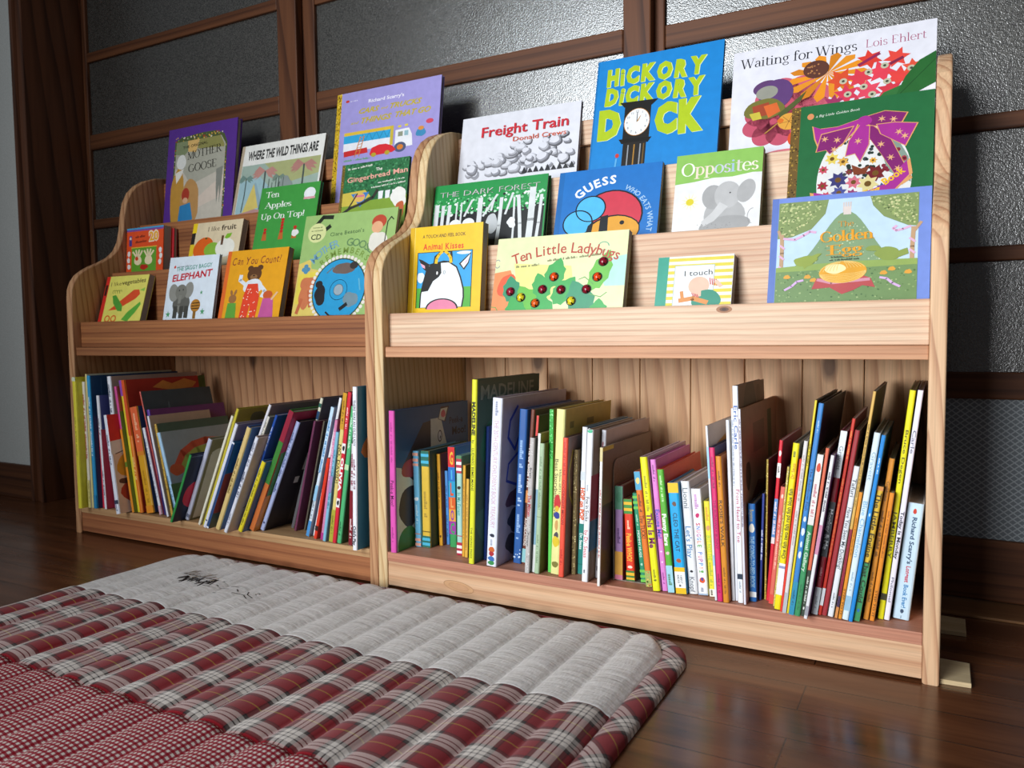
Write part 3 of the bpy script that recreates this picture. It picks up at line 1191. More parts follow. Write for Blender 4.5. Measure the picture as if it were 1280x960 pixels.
def d_wild(A, w, h, root):
    A.rect(0, 0, .9, h, 'b6a48c')
    A.rect(.9, 0, w, h, 'e6e5df')
    A.text('WHERE THE WILD THINGS ARE', 2.3, 3.7, w - 4.0, 2.1, '1c1c1c', 0, .035)
    A.rect(1.0, 5.0, w - .5, h - .6, '9db0a4')
    A.poly([(8, 5.0), (w - .5, 5.0), (w - .5, 9), (17, 10.2), (12, 8.2)], 'a7ab77')
    A.poly([(1.0, 9), (7, 8), (12, 12), (16, 10.5), (20, 13), (w - .5, 11), (w - .5, h - .6), (1, h - .6)], '9cbcc3')
    A.poly([(1, 17), (6, 15.6), (12, 17), (w - .5, 15), (w - .5, h - .6), (1, h - .6)], 'b58a86')
    A.poly([(3.2, 16.5), (5.6, 9.6), (8.0, 15.6)], 'd2bf6a')
    A.poly([(5.6, 9.6), (8.0, 15.6), (8.9, 14.8), (6.2, 9.4)], '8da9b4')
    palm(A, 8.6, 7.0, 9, 1.5, 'b9867d', '4b5552', 1)
    palm(A, 20.2, 6.6, 9, 1.5, 'b07d74', '4b5552', 2)
    palm(A, 2.9, 8.2, 8, .9, '6f8b83', '48544d', 3)
    palm(A, 13.2, 8.8, 7, .8, '75897a', '48544d', 4)
    A.blob(15.5, 11.0, 1.9, 2.2, '8b9591', 9)
    for i in range(5):
        A.line([(10.2 + i * 1.1, 9 + i % 2), (10.4 + i * 1.1, 14)], .22, '55625c', True)
    A.k += 1


def d_cars(A, w, h, root):
    A.rect(0, 0, 1.3, h, 'c9a41e')
    A.dots(.05, .1, 1.25, h - .1, 260, .06, .16, ['3c2f10', '7d6414', 'e8cf5c'], 2)
    A.rect(1.3, 0, w, h, '9c94cf')
    A.tf(1, .70)
    A.text("Richard Scarry's", 8.6, 4.2, 9.2, 1.0, 'ece9f2', 0, .02)
    A.text('CARS', 6.2, 7.2, 5.4, 1.5, 'b9a53a', 0, .04, .35)
    A.text('and', 12.0, 7.0, 1.9, .8, 'b9a53a', 0, .02, .35)
    A.text('TRUCKS', 14.4, 7.2, 8.0, 1.5, 'b9a53a', 0, .04, .35)
    A.text('and', 4.2, 10.2, 2.2, .8, 'b9a53a', 0, .02, .35)
    A.text('THINGS', 7.0, 10.3, 8.0, 1.6, 'b9a53a', 0, .04, .35)
    A.text('THAT GO', 15.9, 10.2, 8.8, 1.6, 'b9a53a', 0, .04, .35)
    A.ell(2.9, 2.7, .5, .4, 'c2372c')
    A.marks(3.6, 3.0, 2.0, .35, 'd8d4ec', 4)
    # a long lorry, yellow over blue over white
    A.rect(2.6, 12.6, 15.6, 18.6, 'e2e2e8')
    A.rect(2.6, 12.6, 15.6, 13.6, 'd9b63a')
    A.rect(2.6, 13.6, 15.6, 16.0, '2f9fd0')
    A.rect(14.9, 12.6, 15.7, 18.4, 'c8b13c')
    for i in range(4):
        A.line([(7.5 + i * 1.9, 13.6), (8.4 + i * 1.9, 15.9), (9.3 + i * 1.9, 13.6)], .09, '27607c')
    A.poly([(16.2, 14.2), (19.6, 14.0), (20.4, 16), (20.7, 19.4), (16.2, 19.6)], 'e5e6ea')
    A.rect(16.9, 14.8, 18.1, 16.2, '8d937e')
    A.rect(18.5, 14.7, 19.5, 16.2, '8fb3bd')
    A.rect(16.8, 12.9, 17.6, 13.5, 'd6c53c')
    A.rect(18.5, 12.8, 19.3, 13.4, 'd6c53c')
    A.ell(17.6, 19.4, 1.5, 1.5, '4c5674')
    A.ell(17.6, 19.4, .8, .8, 'cf7a2c')
    A.poly([(2.8, 18.4), (9.0, 18.0), (9.3, 19.6), (2.9, 20.1)], 'c12a2a')
    A.poly([(9.8, 20.2), (10.3, 18.4), (12.2, 17.7), (14.0, 17.8), (15.6, 18.6), (16.6, 20.0), (15.6, 20.6), (10.2, 20.9)], 'd22630')
    A.ell(10.9, 20.6, .65, .65, 'b39f2e')
    A.ell(14.4, 20.5, .65, .65, 'b39f2e')
    A.line([(5.8, 20.5), (7.1, 14.4)], .22, 'c47a3a')
    A.line([(6.9, 20.4), (8.1, 14.3)], .22, 'c47a3a')
    for i in range(6):
        A.line([(5.9 + i * .22, 19.8 - i), (7.0 + i * .2, 19.6 - i)], .16, 'c47a3a', True)
    A.k += 1
    A.ell(24.6, 13.0, .9, .7, 'c8445c')
    A.blob(22.6, 15.9, 1.1, 1.4, '3b86b2', 3)
    A.ell(22.6, 14.7, .7, .6, 'd28a3c')
    A.marks(3, 21.6, 7, .6, '6fa37b', 8)


def d_ginger(A, w, h, root):
    A.rect(0, 0, .8, h, '6c5a24')
    A.dots(.02, .1, .78, h - .1, 120, .05, .13, ['c0a53c', '8d742a', '2f2710'], 5)
    A.rect(.8, 0, w, h, '2c6a40')
    A.tf(1, .80)
    A.dots(.9, .1, w - .1, 7.4, 420, .12, .34, ['1f5433', '3d8452', '2f7647', '4a9060', '256039'], 6)
    A.marks(1.6, 1.6, 6.2, .5, 'd7d9cc', 5, 4)
    A.text('The', 8.8, 2.6, 1.6, .8, 'ded8d0', 3, .02)
    A.text('Gingerbread Man', 1.7, 4.9, 15.0, 1.3, 'e3a493', 4, .016)
    A.marks(9.6, 5.9, 6.4, .4, 'd7d9cc', 2, 4)
    A.marks(8.0, 7.0, 8.2, .4, 'd7d9cc', 3, 4)
    A.poly([(.8, 10.5), (w, 9.5), (w, h), (.8, h)], '7c9a35')
    A.poly([(.8, 7.6), (6.5, 7.2), (8.0, 9.0), (4.0, 11), (.8, 11)], 'c9b54a')
    A.poly([(3.0, 8.0), (7.6, 7.8), (5.6, 11.6)], '3d77b8')
    A.ell(5.2, 9.0, 1.4, 1.2, 'd8ae5c')
    A.rect(4.0, 8.4, 6.4, 8.9, 'd0708c')
    A.line([(.9, 13), (3.0, 11.6), (6.0, 10.6), (8.6, 9.4), (9.6, 7.6)], .7, '33332c')
    A.line([(2.6, 11.6), (4.6, 8.0)], .35, '33332c')
    for i in range(3):
        A.poly([(9.9 + i * 1.7, 8.0), (11.1 + i * 1.7, 7.9), (11.0 + i * 1.7, 9.9), (10.0 + i * 1.7, 10.0)], 'e2e4e6')
    A.blob(15.0, 10.0, 2.0, 2.4, 'e4e2dc', 5)
    A.blob(15.4, 13.4, 1.2, 2.2, 'b85a34', 6)


def d_ten(A, w, h, root):
    A.tf(1, .69)
    A.serif('Ten', 1.7, 3.4, 3.9, 1.9, 'e9ece6', 0, fat=1.25)
    A.serif('Apples', 1.9, 6.9, 7.6, 1.9, 'e9ece6', 0, fat=1.25)
    A.serif('Up On Top!', 1.1, 10.6, 12.6, 1.9, 'e9ece6', 0, fat=1.25)
    A.ell(14.3, 3.5, 1.6, 1.9, 'dfe4e4')
    A.rect(12.8, 4.6, 15.9, 5.3, 'd59aa2')
    for x in (3.0, 7.8, 11.6):
        A.poly([(x - .7, 17.5), (x - .5, 15.2), (x + .5, 15.2), (x + .7, 17.5)], 'b5632c')
        for k in range(5 if x == 7.8 else 2):
            A.ell(x, 14.9 - k * .95, .48, .48, 'b8281f')
    A.blob(11.8, 15.8, .9, 1.2, 'dcdcda', 4)


def d_twenty(A, w, h, root):
    A.rect(0, 0, w, .35, '3aa0cf')
    A.rect(0, .35, w, .8, '7a4f9a')
    A.rect(0, .8, w, h, 'dd4f22')
    A.tf(1, .76)
    A.rect(.9, 2.4, 1.9, 5.6, '4b3a86')
    A.ell(1.4, 3.2, .35, .45, 'e6cfc0')
    A.marks(3.2, 3.2, 4.0, .75, '7a2a18', 6, 3)
    A.marks(3.2, 4.8, 4.0, .75, '7a2a18', 7, 3)
    A.text('20', 8.0, 4.4, 3.6, 2.9, 'f0d9c0', 3, .09)
    A.text('20', 8.2, 4.3, 3.2, 2.6, 'e7a51c', 3, .03)
    A.rect(1.7, 6.0, w - 2.1, 6.3, 'dcb23c')
    A.rect(1.9, 6.3, w - 2.4, h - .4, '5f9a2e')
    for x, y in ((.9, 8), (.8, 10), (1.0, 12), (w - 1.0, 7.4), (w - .8, 9.2), (w - 1.1, 11.0)):
        A.blob(x, y, .55, .8, 'e3e0dc', int(x * 7), .1)
    for cx, m in ((4.2, 1), (8.0, -1)):
        A.blob(cx, 10.2, 1.3, 1.5, 'e6d6ae', 3, .05)
        for i in range(4):
            a = math.radians(60 + i * 22 if m > 0 else 120 - i * 22)
            A.line([(cx + 1.0 * math.cos(a), 9.8 - 1.0 * math.sin(a)), (cx + 3.0 * math.cos(a), 9.9 - 3.0 * math.sin(a))], .55, 'e6d6ae', True)
        A.k += 1
    A.ell(3.8, 9.6, .6, .6, 'c8421e')
    A.blob(6.4, 12.3, 1.3, .9, 'b32a1c', 4)


def d_fruit(A, w, h, root):
    A.rect(0, 0, 1.4, 2.3, 'e6c51e')
    A.rect(0, 2.3, 1.2, 5.0, '2a2522')
    A.rect(0, 5.0, 1.4, h, 'e0c22a')
    A.rect(1.4, 0, w, h, 'd9c8a6')
    A.tf(1, .66)
    for i in range(6):
        A.line([(3.2 + i * 2.1, .1), (3.1 + i * 2.1, h - .1)], .05, 'cbb792', True)
    A.k += 1
    A.text('I like', 5.2, 3.4, 3.6, 1.7, '3a2a20', 2, -.005)
    A.text('fruit', 9.4, 3.4, 4.6, 1.9, '2f1f1a', 2, .014)
    A.ell(4.4, 9.2, 3.1, 3.9, 'd8601c', -15)
    A.blob(4.9, 5.8, .35, .35, '3d5a22', 1)
    A.ell(7.4, 10.0, 2.6, 2.6, '86b23c')
    A.ell(11.4, 9.6, 3.0, 3.3, 'e6e4d8')
    A.line([(10.2, 8.4), (10.2, 5.4)], .7, '5a3a22')
    A.poly([(10.8, 6.2), (11.4, 4.8), (13.0, 4.6), (12.6, 6.0), (11.6, 6.6)], '7cb32e')


def d_veg(A, w, h, root):
    A.rect(0, 0, 1.3, h, 'cf2f26')
    A.rect(.2, 2.0, 1.0, 4.6, '3a201a')
    A.rect(1.3, 0, w, h, 'dfd868')
    A.tf(1, .76)
    A.text('I like', 2.1, 3.2, 3.6, 1.3, '4a3220', 4, -.005)
    A.text('vegetables', 5.9, 2.9, 8.2, 1.4, '35231a', 4, .01)
    A.poly([(3.0, 10.8), (10.6, 4.6), (12.4, 4.6), (13.0, 6.0), (11.8, 7.4), (6.0, 10.6)], 'd8502a')
    A.poly([(3.4, 6.2), (4.6, 6.0), (7.6, 9.4), (7.8, 11.2), (6.2, 11.0), (4.2, 8.6)], '4f9a3a')
    A.poly([(8.2, 13.8), (10.0, 11.4), (13.6, 8.4), (14.0, 9.2), (12.6, 11.6), (10.4, 14.4)], '5aa83c')
    A.poly([(12.6, 4.8), (14.4, 4.0), (14.2, 5.2)], '8cc04a')
    for i in range(4):
        A.ring(3.6 + i * .8, 5.0, .4, .5, .12, '4a7a2a', 0, 250)
    for x in (3.2, 5.4):
        A.ell(x, 13.4, 1.0, 1.1, 'd96a2e')
        A.ell(x, 13.4, .6, .7, 'e2d46a')


def d_elephant(A, w, h, root):
    A.rect(.35, 0, w, h, 'd9e4ee')
    A.ell(2.0, 2.2, .35, .35, 'd0554a')
    A.marks(2.8, 2.4, 4.4, .4, '9aa2ac', 3, 2)
    A.text('THE SAGGY BAGGY', 2.6, 3.2, 11.2, .9, '2a8a76', 3, .012)
    A.text('ELEPHANT', 1.6, 5.5, 12.6, 1.5, 'bf1f30', 4, .028, .15)
    # plain grey elephant shape with a small round striped one beside it
    A.blob(5.4, 10.2, 2.6, 2.5, '5f5f59', 3, .06)
    A.ell(2.6, 8.0, 1.5, 2.0, '8d8d86', 12)
    A.ell(7.4, 7.5, 1.4, 1.8, '8d8d86', -12)
    A.ell(5.0, 7.9, 1.8, 1.7, '77776f')
    A.line([(4.9, 8.8), (4.7, 10.6), (5.1, 12.4)], .9, '7f7f77')
    for x in (3.7, 5.6, 7.2):
        A.rect(x - .6, 11.0, x + .7, 13.7, '43433e')
    A.ell(4.4, 7.5, .16, .2, '1a1a1a')
    A.ell(5.6, 7.4, .16, .2, '1a1a1a')
    A.ell(10.0, 11.0, 1.5, 1.4, 'b27a2c')
    for i in range(3):
        A.line([(8.8, 10.5 + i * .6), (11.3, 10.4 + i * .6)], .2, '3a2a16', True)
    A.rect(9.5, 12.2, 10.4, 13.9, '8a6226')
    for x, y, r in ((1.6, 12.8, .8), (12.4, 12.4, .8), (11.4, 8.2, .5)):
        A.star(x, y, r, r * .4, 5, '4f9a68', 20)


def d_count(A, w, h, root):
    A.rect(0, 0, 1.1, h, 'd9662a')
    A.rect(1.1, 0, w, h, 'dd9c1e')
    A.letters('Can You Count?', 1.8, 3.1, 13.8, 1.6, ['7c3328'], .005, .12, 2, 2, 0.0, .2)
    A.tf(1, .72, 0, 0)
    A.ell(8.6, 7.4, 2.0, 2.2, '5a3a22')
    A.ell(7.3, 5.6, .8, .8, '5a3a22')
    A.ell(10.0, 5.5, .8, .8, '5a3a22')
    A.ell(8.5, 8.2, 1.0, .8, '8a623c')
    A.ell(8.5, 7.8, .3, .22, '1a120c')
    A.blob(8.7, 11.0, 2.6, 2.3, 'd6dce2', 3, .06)
    A.line([(6.6, 10.4), (4.8, 9.0), (4.9, 7.6)], 1.0, 'd6dce2')
    A.line([(10.6, 10.6), (12.2, 12.4), (11.6, 14.0)], 1.0, 'd6dce2')
    A.poly([(7.2, 10.2), (10.0, 10.2), (10.9, 14), (10.6, 20.2), (8.9, 20.2), (8.6, 16), (8.2, 20.2), (6.0, 20.2), (6.4, 13.6)], 'd8432a')
    A.dots(6.5, 11, 10.4, 20, 30, .14, .18, ['ecd6c4'], 8)
    A.ell(3.4, 14.4, 1.1, 1.3, '96683c')
    A.ell(2.9, 12.6, .35, .9, '96683c', 15)
    A.ell(4.0, 12.5, .35, .9, '96683c', -15)
    A.poly([(2.2, 15.6), (4.6, 15.6), (5.0, 20.0), (2.0, 20.0)], '5d9a3a')
    A.ell(13.2, 13.6, 1.3, 1.2, 'c0582c')
    A.poly([(12.0, 14.6), (14.8, 14.6), (15.4, 20.2), (11.4, 20.2)], 'bb5590')
    A.line([(14.4, 15.0), (15.7, 13.0)], .5, 'd9b48c')


def d_goosecd(A, w, h, root):
    A.rect(0, 0, w, h, '93b36c')
    A.tf(1, .90)
    A.poly([(0, 11.0), (3.0, 10.0), (3.4, 12.2), (5.5, 12.6), (6.0, 20), (14, 25), (w, 23), (w, h), (0, h)], 'd2bc62')
    A.poly([(.4, 13.4), (5.0, 12.8), (6.2, 18), (3.6, 20), (.3, 20)], 'd6c34c')
    A.line([(3.2, 2.2), (4.6, .6), (7.0, .8)], .9, '23291f')
    A.line([(3.6, 5.0), (6.6, 2.8)], .9, '23291f')
    A.ell(3.5, 4.1, 2.3, 2.2, 'ccd193')
    A.marks(2.3, 3.0, 2.4, .3, '6c7a4c', 3)
    A.marks(2.0, 3.7, 3.0, .3, '6c7a4c', 4)
    A.text('CD', 2.1, 5.6, 2.6, 1.2, '2a3a24', 0, .015)
    A.letters("Clare Beaton's", 7.0, 5.2, 8.4, .85, ['42603a'], .012, .05, 4, 5, .06)
    A.arc('MOTHER', 11.6, 17.0, 9.6, 142, 102, 1.7, '6f9cb0', .005)
    A.arc('GOOSE', 11.6, 17.0, 9.4, 91, 52, 1.7, '5d7f54', .01)
    A.arc('REMEMBERS', 11.6, 16.4, 7.2, 141, 44, 1.3, '6f8a3c', .015)
    for x, y in ((2.0, 11.6), (2.6, 12.3), (1.5, 12.3), (2.1, 12.8)):
        A.ell(x, y, .55, .5, '4f86a6')
    A.blob(3.4, 15.6, 2.2, 1.7, 'c0714a', 4, .12)
    A.blob(2.7, 18.4, 1.6, 2.6, 'c0714a', 6, .12)
    A.line([(3.6, 17.2), (4.4, 20.6)], .8, 'b5623f')
    A.line([(2.0, 19), (1.2, 22)], .8, 'b5623f')
    A.ell(4.2, 15.3, .18, .18, '1f1a18')
    A.blob(4.0, 24.6, 2.4, 1.6, '8d7a62', 6, .1)
    A.ell(3.4, 24.4, .4, .5, 'd9d6d0')
    A.ell(4.8, 24.4, .4, .5, 'd9d6d0')
    A.ell(18.6, 2.8, 1.7, 1.5, 'b2452f')
    A.ell(18.3, 4.0, 1.3, 1.3, 'd8a37c')
    A.blob(18.8, 7.2, 2.0, 2.4, 'd6d2c6', 4)
    A.line([(20.4, 8.6), (20.6, 3.0), (21.3, 2.0), (21.9, 2.6)], .22, '23291f')
    n = 46
    for i in range(n):
        a = 2 * math.pi * i / n
        A.ell(11.0 + 6.9 * math.cos(a), 17.2 + 7.3 * math.sin(a), .42, .42, 'dcd5cc', n=10, keep=True)
    A.k += 1
    A.ell(11.0, 17.2, 6.5, 6.9, '303a40', n=48)
    base = A.k
    bm = bmesh.new()
    sl = {}
    hh = h
    D = Art(bm, sl, lambda u, v, e: (u / 100, -e - (base + 2) * Art.STEP, hh / 100 - v / 100))
    D.tf(A.sx, A.sy, A.ox, A.oy)
    D.ell(11.0, 17.2, 6.25, 6.65, '2f93c4', n=56)
    D.ring(11.0, 17.2, 2.1, 2.2, .14, '1f4f68')
    D.ell(11.0, 17.2, 1.15, 1.2, '93a4ae')
    D.ring(11.0, 17.2, 1.15, 1.2, .12, '56656e')
    D.blob(11.6, 12.6, 2.5, 1.3, '6b5c56', 3, .12)
    D.ell(14.0, 12.0, 1.0, .8, '3a3533')
    D.blob(6.6, 18.2, 1.4, 2.2, '2b2b2d', 5, .14)
    D.ell(6.0, 15.8, .9, .8, '2b2b2d')
    D.blob(14.2, 19.4, 1.7, 1.7, '6f8894', 7, .12)
    D.line([(12.0, 21.4), (13.4, 20.4)], .8, '2b2b2d')
    D.line([(8.6, 22.0), (9.6, 22.8), (10.8, 22.9)], .4, '2b2b2d')
    D.line([(7.6, 13.4), (9.0, 12.2)], .3, '5c7280')
    D.line([(15.6, 15.0), (16.2, 17.4)], .3, '5fa7c4')
    o = new_obj('disc', bm, [ink(c, 0.2) for c in sl], root)
    o['label'] = 'blue disc with felt animal shapes in the cover window'


def d_kisses(A, w, h, root):
    A.rect(0, 0, 1.0, h, 'd0a513')
    A.rect(1.0, 0, 1.12, h, 'efd36a')
    A.rect(1.12, 0, w, h, 'e3b813')
    A.tf(1, .71)
    A.text('A TOUCH AND FEEL BOOK', 2.7, 2.9, 9.0, .85, '4f3426', 0, .015)
    A.letters('Animal Kisses', 2.9, 5.9, 8.6, 1.5, ['d24a1c'], .03, .12, 3)
    l, r, t, b = 1.9, w - 2.0, 6.6, h - .6
    A.rect(l - .15, t - .15, r + .15, b, '141414')
    A.rect(l, t, r, b, '2f9bd6')
    A.rect(l, b - 5.0, r, b, '4fa83c')
    A.blob(l + .75, 12.8, .75, 1.4, 'dbe6ee', 4, .1)
    A.blob(r - 1.6, 7.1, 1.5, .4, 'dbe6ee', 5, .05)
    # a plain cow head: white with one black side, pink nose
    A.poly([(l + .1, 8.0), (l + 1.0, 8.4), (l + 2.6, 9.6), (l + 2.0, 11.4), (l + 1.2, 10.6)], '141414')
    A.poly([(r - .1, 7.0), (r - .6, 9.8), (r - 1.5, 11.4), (r - 2.6, 9.8), (r - 1.2, 8.2)], '141414')
    A.poly([(r - .3, 7.5), (r - .8, 9.6), (r - 1.6, 10.9), (r - 2.2, 9.8), (r - 1.2, 8.6)], 'e6ecf0')
    A.poly([(r - .6, 8.4), (r - 1.0, 9.4), (r - 1.6, 10.2), (r - 1.2, 9.2)], 'e79fbd')
    A.poly([(l + .5, 9.1), (l + 1.5, 9.8), (l + 1.6, 10.6), (l + 1.0, 10.2)], 'e0a3ba')
    out = [(l + 2.2, 9.6), (l + 4.3, 9.0), (l + 6.6, 9.0), (l + 8.3, 10.4), (l + 9.2, 13), (l + 9.9, 16), (l + 10.0, 18), (l + 9.7, b), (l + .6, b), (l + .7, 17), (l + 1.2, 14), (l + 1.7, 11.5)]
    A.poly([(x, y) for x, y in out], '141414')
    cx, cy = l + 5.2, 15.0
    A.poly([(cx + (x - cx) * .935, cy + (y - cy) * .96 + .1) for x, y in out], 'e2eaf0')
    A.poly([(l + 1.9, 10.2), (l + 3.6, 9.4), (l + 4.9, 9.3), (l + 5.1, 11.8), (l + 4.6, 12.8), (l + 3.4, 13.8), (l + 2.4, 16.2), (l + 1.0, 16.4), (l + 1.6, 12.6)], '141414')
    A.ell(l + 4.2, 11.8, .16, .42, 'f2f4f4')
    A.ring(l + 5.7, 11.7, .18, .42, .07, '141414')
    A.poly([(l + 3.3, 9.5), (l + 3.5, 7.6), (l + 4.6, 6.5), (l + 7.2, 6.5), (l + 7.4, 9.2), (l + 5.4, 9.0)], '141414')
    A.poly([(l + 4.2, 9.1), (l + 4.4, 7.8), (l + 5.0, 6.8), (l + 6.8, 6.8), (l + 6.7, 9.0), (l + 5.4, 8.8)], '2f9bd6')
    for s, x in ((1, l + 3.9), (-1, l + 7.0)):
        A.line([(x, 9.3), (x + s * .1, 8.2), (x + s * .6, 7.2), (x + s * 1.2, 6.6)], .6, 'e3b813')
    A.ell(l + 5.4, b + .3, 3.4, 2.6, '141414', a0=0, a1=180)
    A.ell(l + 5.4, b + .4, 3.1, 2.4, 'd9809f', a0=0, a1=180)


def d_forest(A, w, h, root):
    A.rect(0, 0, w, h, '1c8a42')
    A.tf(1, .76)
    A.poly([(.3, 8), (w * .3, 7.2), (w * .55, 8.0), (w * .8, 7), (w - .3, 6.6), (w - .3, h), (.3, h)], '17181a')
    A.dots(.3, 3.6, w - .3, 8.2, 260, .12, .36, ['7cc08e', 'bfe0c8', '4aa765', 'dfeee4', '17181a', '2f9a54'], 7)
    A.letters('THE DARK FOREST', 1.2, 3.2, w - 2.4, 1.35, ['d8c8d2'], -.012, 0, 3)
    A.letters('THE DARK FOREST', 1.32, 3.25, w - 2.4, 1.35, ['3a6a48'], -.022, 0, 3)
    for x0, y0, x1, wd in ((.8, 5.2, .6, 1.0), (2.2, 5.4, 2.0, .7), (3.6, 5.4, 3.1, .7), (5.2, 5.2, 5.0, .35), (6.2, 5.0, 6.1, .35), (10.2, 4.4, 10.0, 1.0),
                           (14.6, 4.8, 14.2, .7), (18.0, 4.6, 19.2, .7), (20.8, 3.2, 20.6, 1.25), (22.6, 5.0, 22.0, .6), (17.2, 5.0, 17.5, .4)):
        A.line([(x0, y0), ((x0 + x1) / 2 + .1, (y0 + h) / 2), (x1, h - .3)], wd, 'cfd3d4')
    for a, b in (((8.4, 4.6), (7.0, 8.4)), ((13.6, 3.8), (11.0, 8.8)), ((16.8, 4.0), (15.6, 8.8)), ((13.0, 5.0), (12.6, 7.6))):
        A.line([a, b], .45, 'cfd3d4')
    A.ell(5.2, 10.4, 1.3, 1.3, 'dfe2e4', a0=0, a1=180)
    A.ell(8.0, 10.3, 1.3, 1.3, 'dfe2e4', a0=0, a1=180)
    A.blob(12.9, 10.9, 1.2, 2.6, 'b9bdc0', 3, .08)
    A.blob(17.0, 11.0, .9, 1.2, 'dfe2e4', 5, .2)


def d_freight(A, w, h, root):
    A.rect(0, 0, w, h, 'd6d7df')
    A.tf(1, .90)
    rnd = random.Random(12)
    for i in range(58):
        x = 1.0 + rnd.random() ** .75 * (w - 2.0)
        top = 10.2 - (x / w) * 5.4
        y = top + rnd.random() * (13.5 - top)
        s = .55 + .5 * rnd.random()
        dark = 0.25 + .75 * (x / w)
        g = int(150 - 110 * dark * rnd.random())
        c = '%02x%02x%02x' % (g, g, g + 6)
        r = s * 1.05
        A.blob(x, y, r * 1.25, r, c, i, .12, keep=True)
        A.k += 1
        A.blob(x - .12, y - .22, r * 1.12, r * .86, 'a9aab2' if i % 2 else '8c8d96', i, .12, keep=True)
        A.k += 1
        A.blob(x - .28, y - .42, r * .95, r * .66, 'd2d3db', i, .12, keep=True)
        A.k += 1
    for i in range(9):
        A.poly([(14 + i * 1.2, 13.9), (14.5 + i * 1.2, 12.6 + .3 * (i % 2)), (15.1 + i * 1.2, 13.9)], '26262a')
    A.text('Freight Train', 4.6, 4.9, w - 6.8, 2.2, 'c42634', 0, .016)
    A.text('Donald Crews', 11.6, 6.7, 11.0, 1.0, 'd05a3c', 0, .005)


def d_hickory(A, w, h, root):
    A.rect(0, 0, .35, h, '1a6fae')
    A.rect(.35, 0, w, h, '1c80c8')
    for dx, c in ((.13, 'd9e59a'), (0, 'a9c020')):
        A.letters('HiCKORY', 2.0 + dx, 5.0 + dx * .6, w - 4.6, 2.9, [c], .072, .12, 5, 0, -.015, .04)
        A.letters('DiCKORY', 1.9 + dx, 8.7 + dx * .6, w - 4.4, 2.9, [c], .072, .12, 7, 0, -.03, .04)
        A.text('D', 1.1 + dx, 14.9 + dx * .6, 4.2, 4.9, c, 0, .075)
        A.text('C', 11.6 + dx, 15.2 + dx * .6, 3.9, 4.8, c, 3, .085)
        A.text('K', 15.7 + dx, 15.4 + dx * .6, 4.2, 5.2, c, 2, .085)
    # longcase clock with a white dial
    A.poly([(4.9, 8.7), (11.9, 8.9), (10.8, 9.9), (5.8, 9.7)], '1d1b1a')
    A.rect(5.9, 9.6, 10.7, 15.8, '1d1b1a')
    A.poly([(5.2, 15.6), (11.2, 15.8), (10.6, 16.7), (5.8, 16.5)], '141312')
    A.rect(6.1, 16.4, 10.3, h, '221f1d')
    A.ell(8.3, 12.7, 2.35, 2.55, 'b3772c')
    A.ell(8.3, 12.7, 2.25, 2.45, 'e4e6e8')
    for i in range(12):
        a = math.radians(90 - 30 * i)
        A.text(str(12 if i == 0 else i), 8.3 + 1.8 * math.cos(a), 12.9 - 1.95 * math.sin(a), None, .42, '33302e', 0, 0, 0, 'C')
    A.line([(8.3, 12.7), (8.3, 10.9)], .12, '2c2a28')
    A.poly([(8.2, 12.8), (8.8, 11.7), (9.0, 11.5), (8.6, 12.5)], 'b5812c')
    for x, c in ((7.1, '8d9298'), (8.2, 'a87a30'), (9.3, '8d9298'), (9.9, '6c5226')):
        A.line([(x, 16.9), (x - .1, h - .5)], .22, c)
    A.ell(5.2, 18.6, .35, .4, 'c33a34')
    A.line([(5.1, 19.2), (4.9, 21.8)], .3, '5aa6d8')


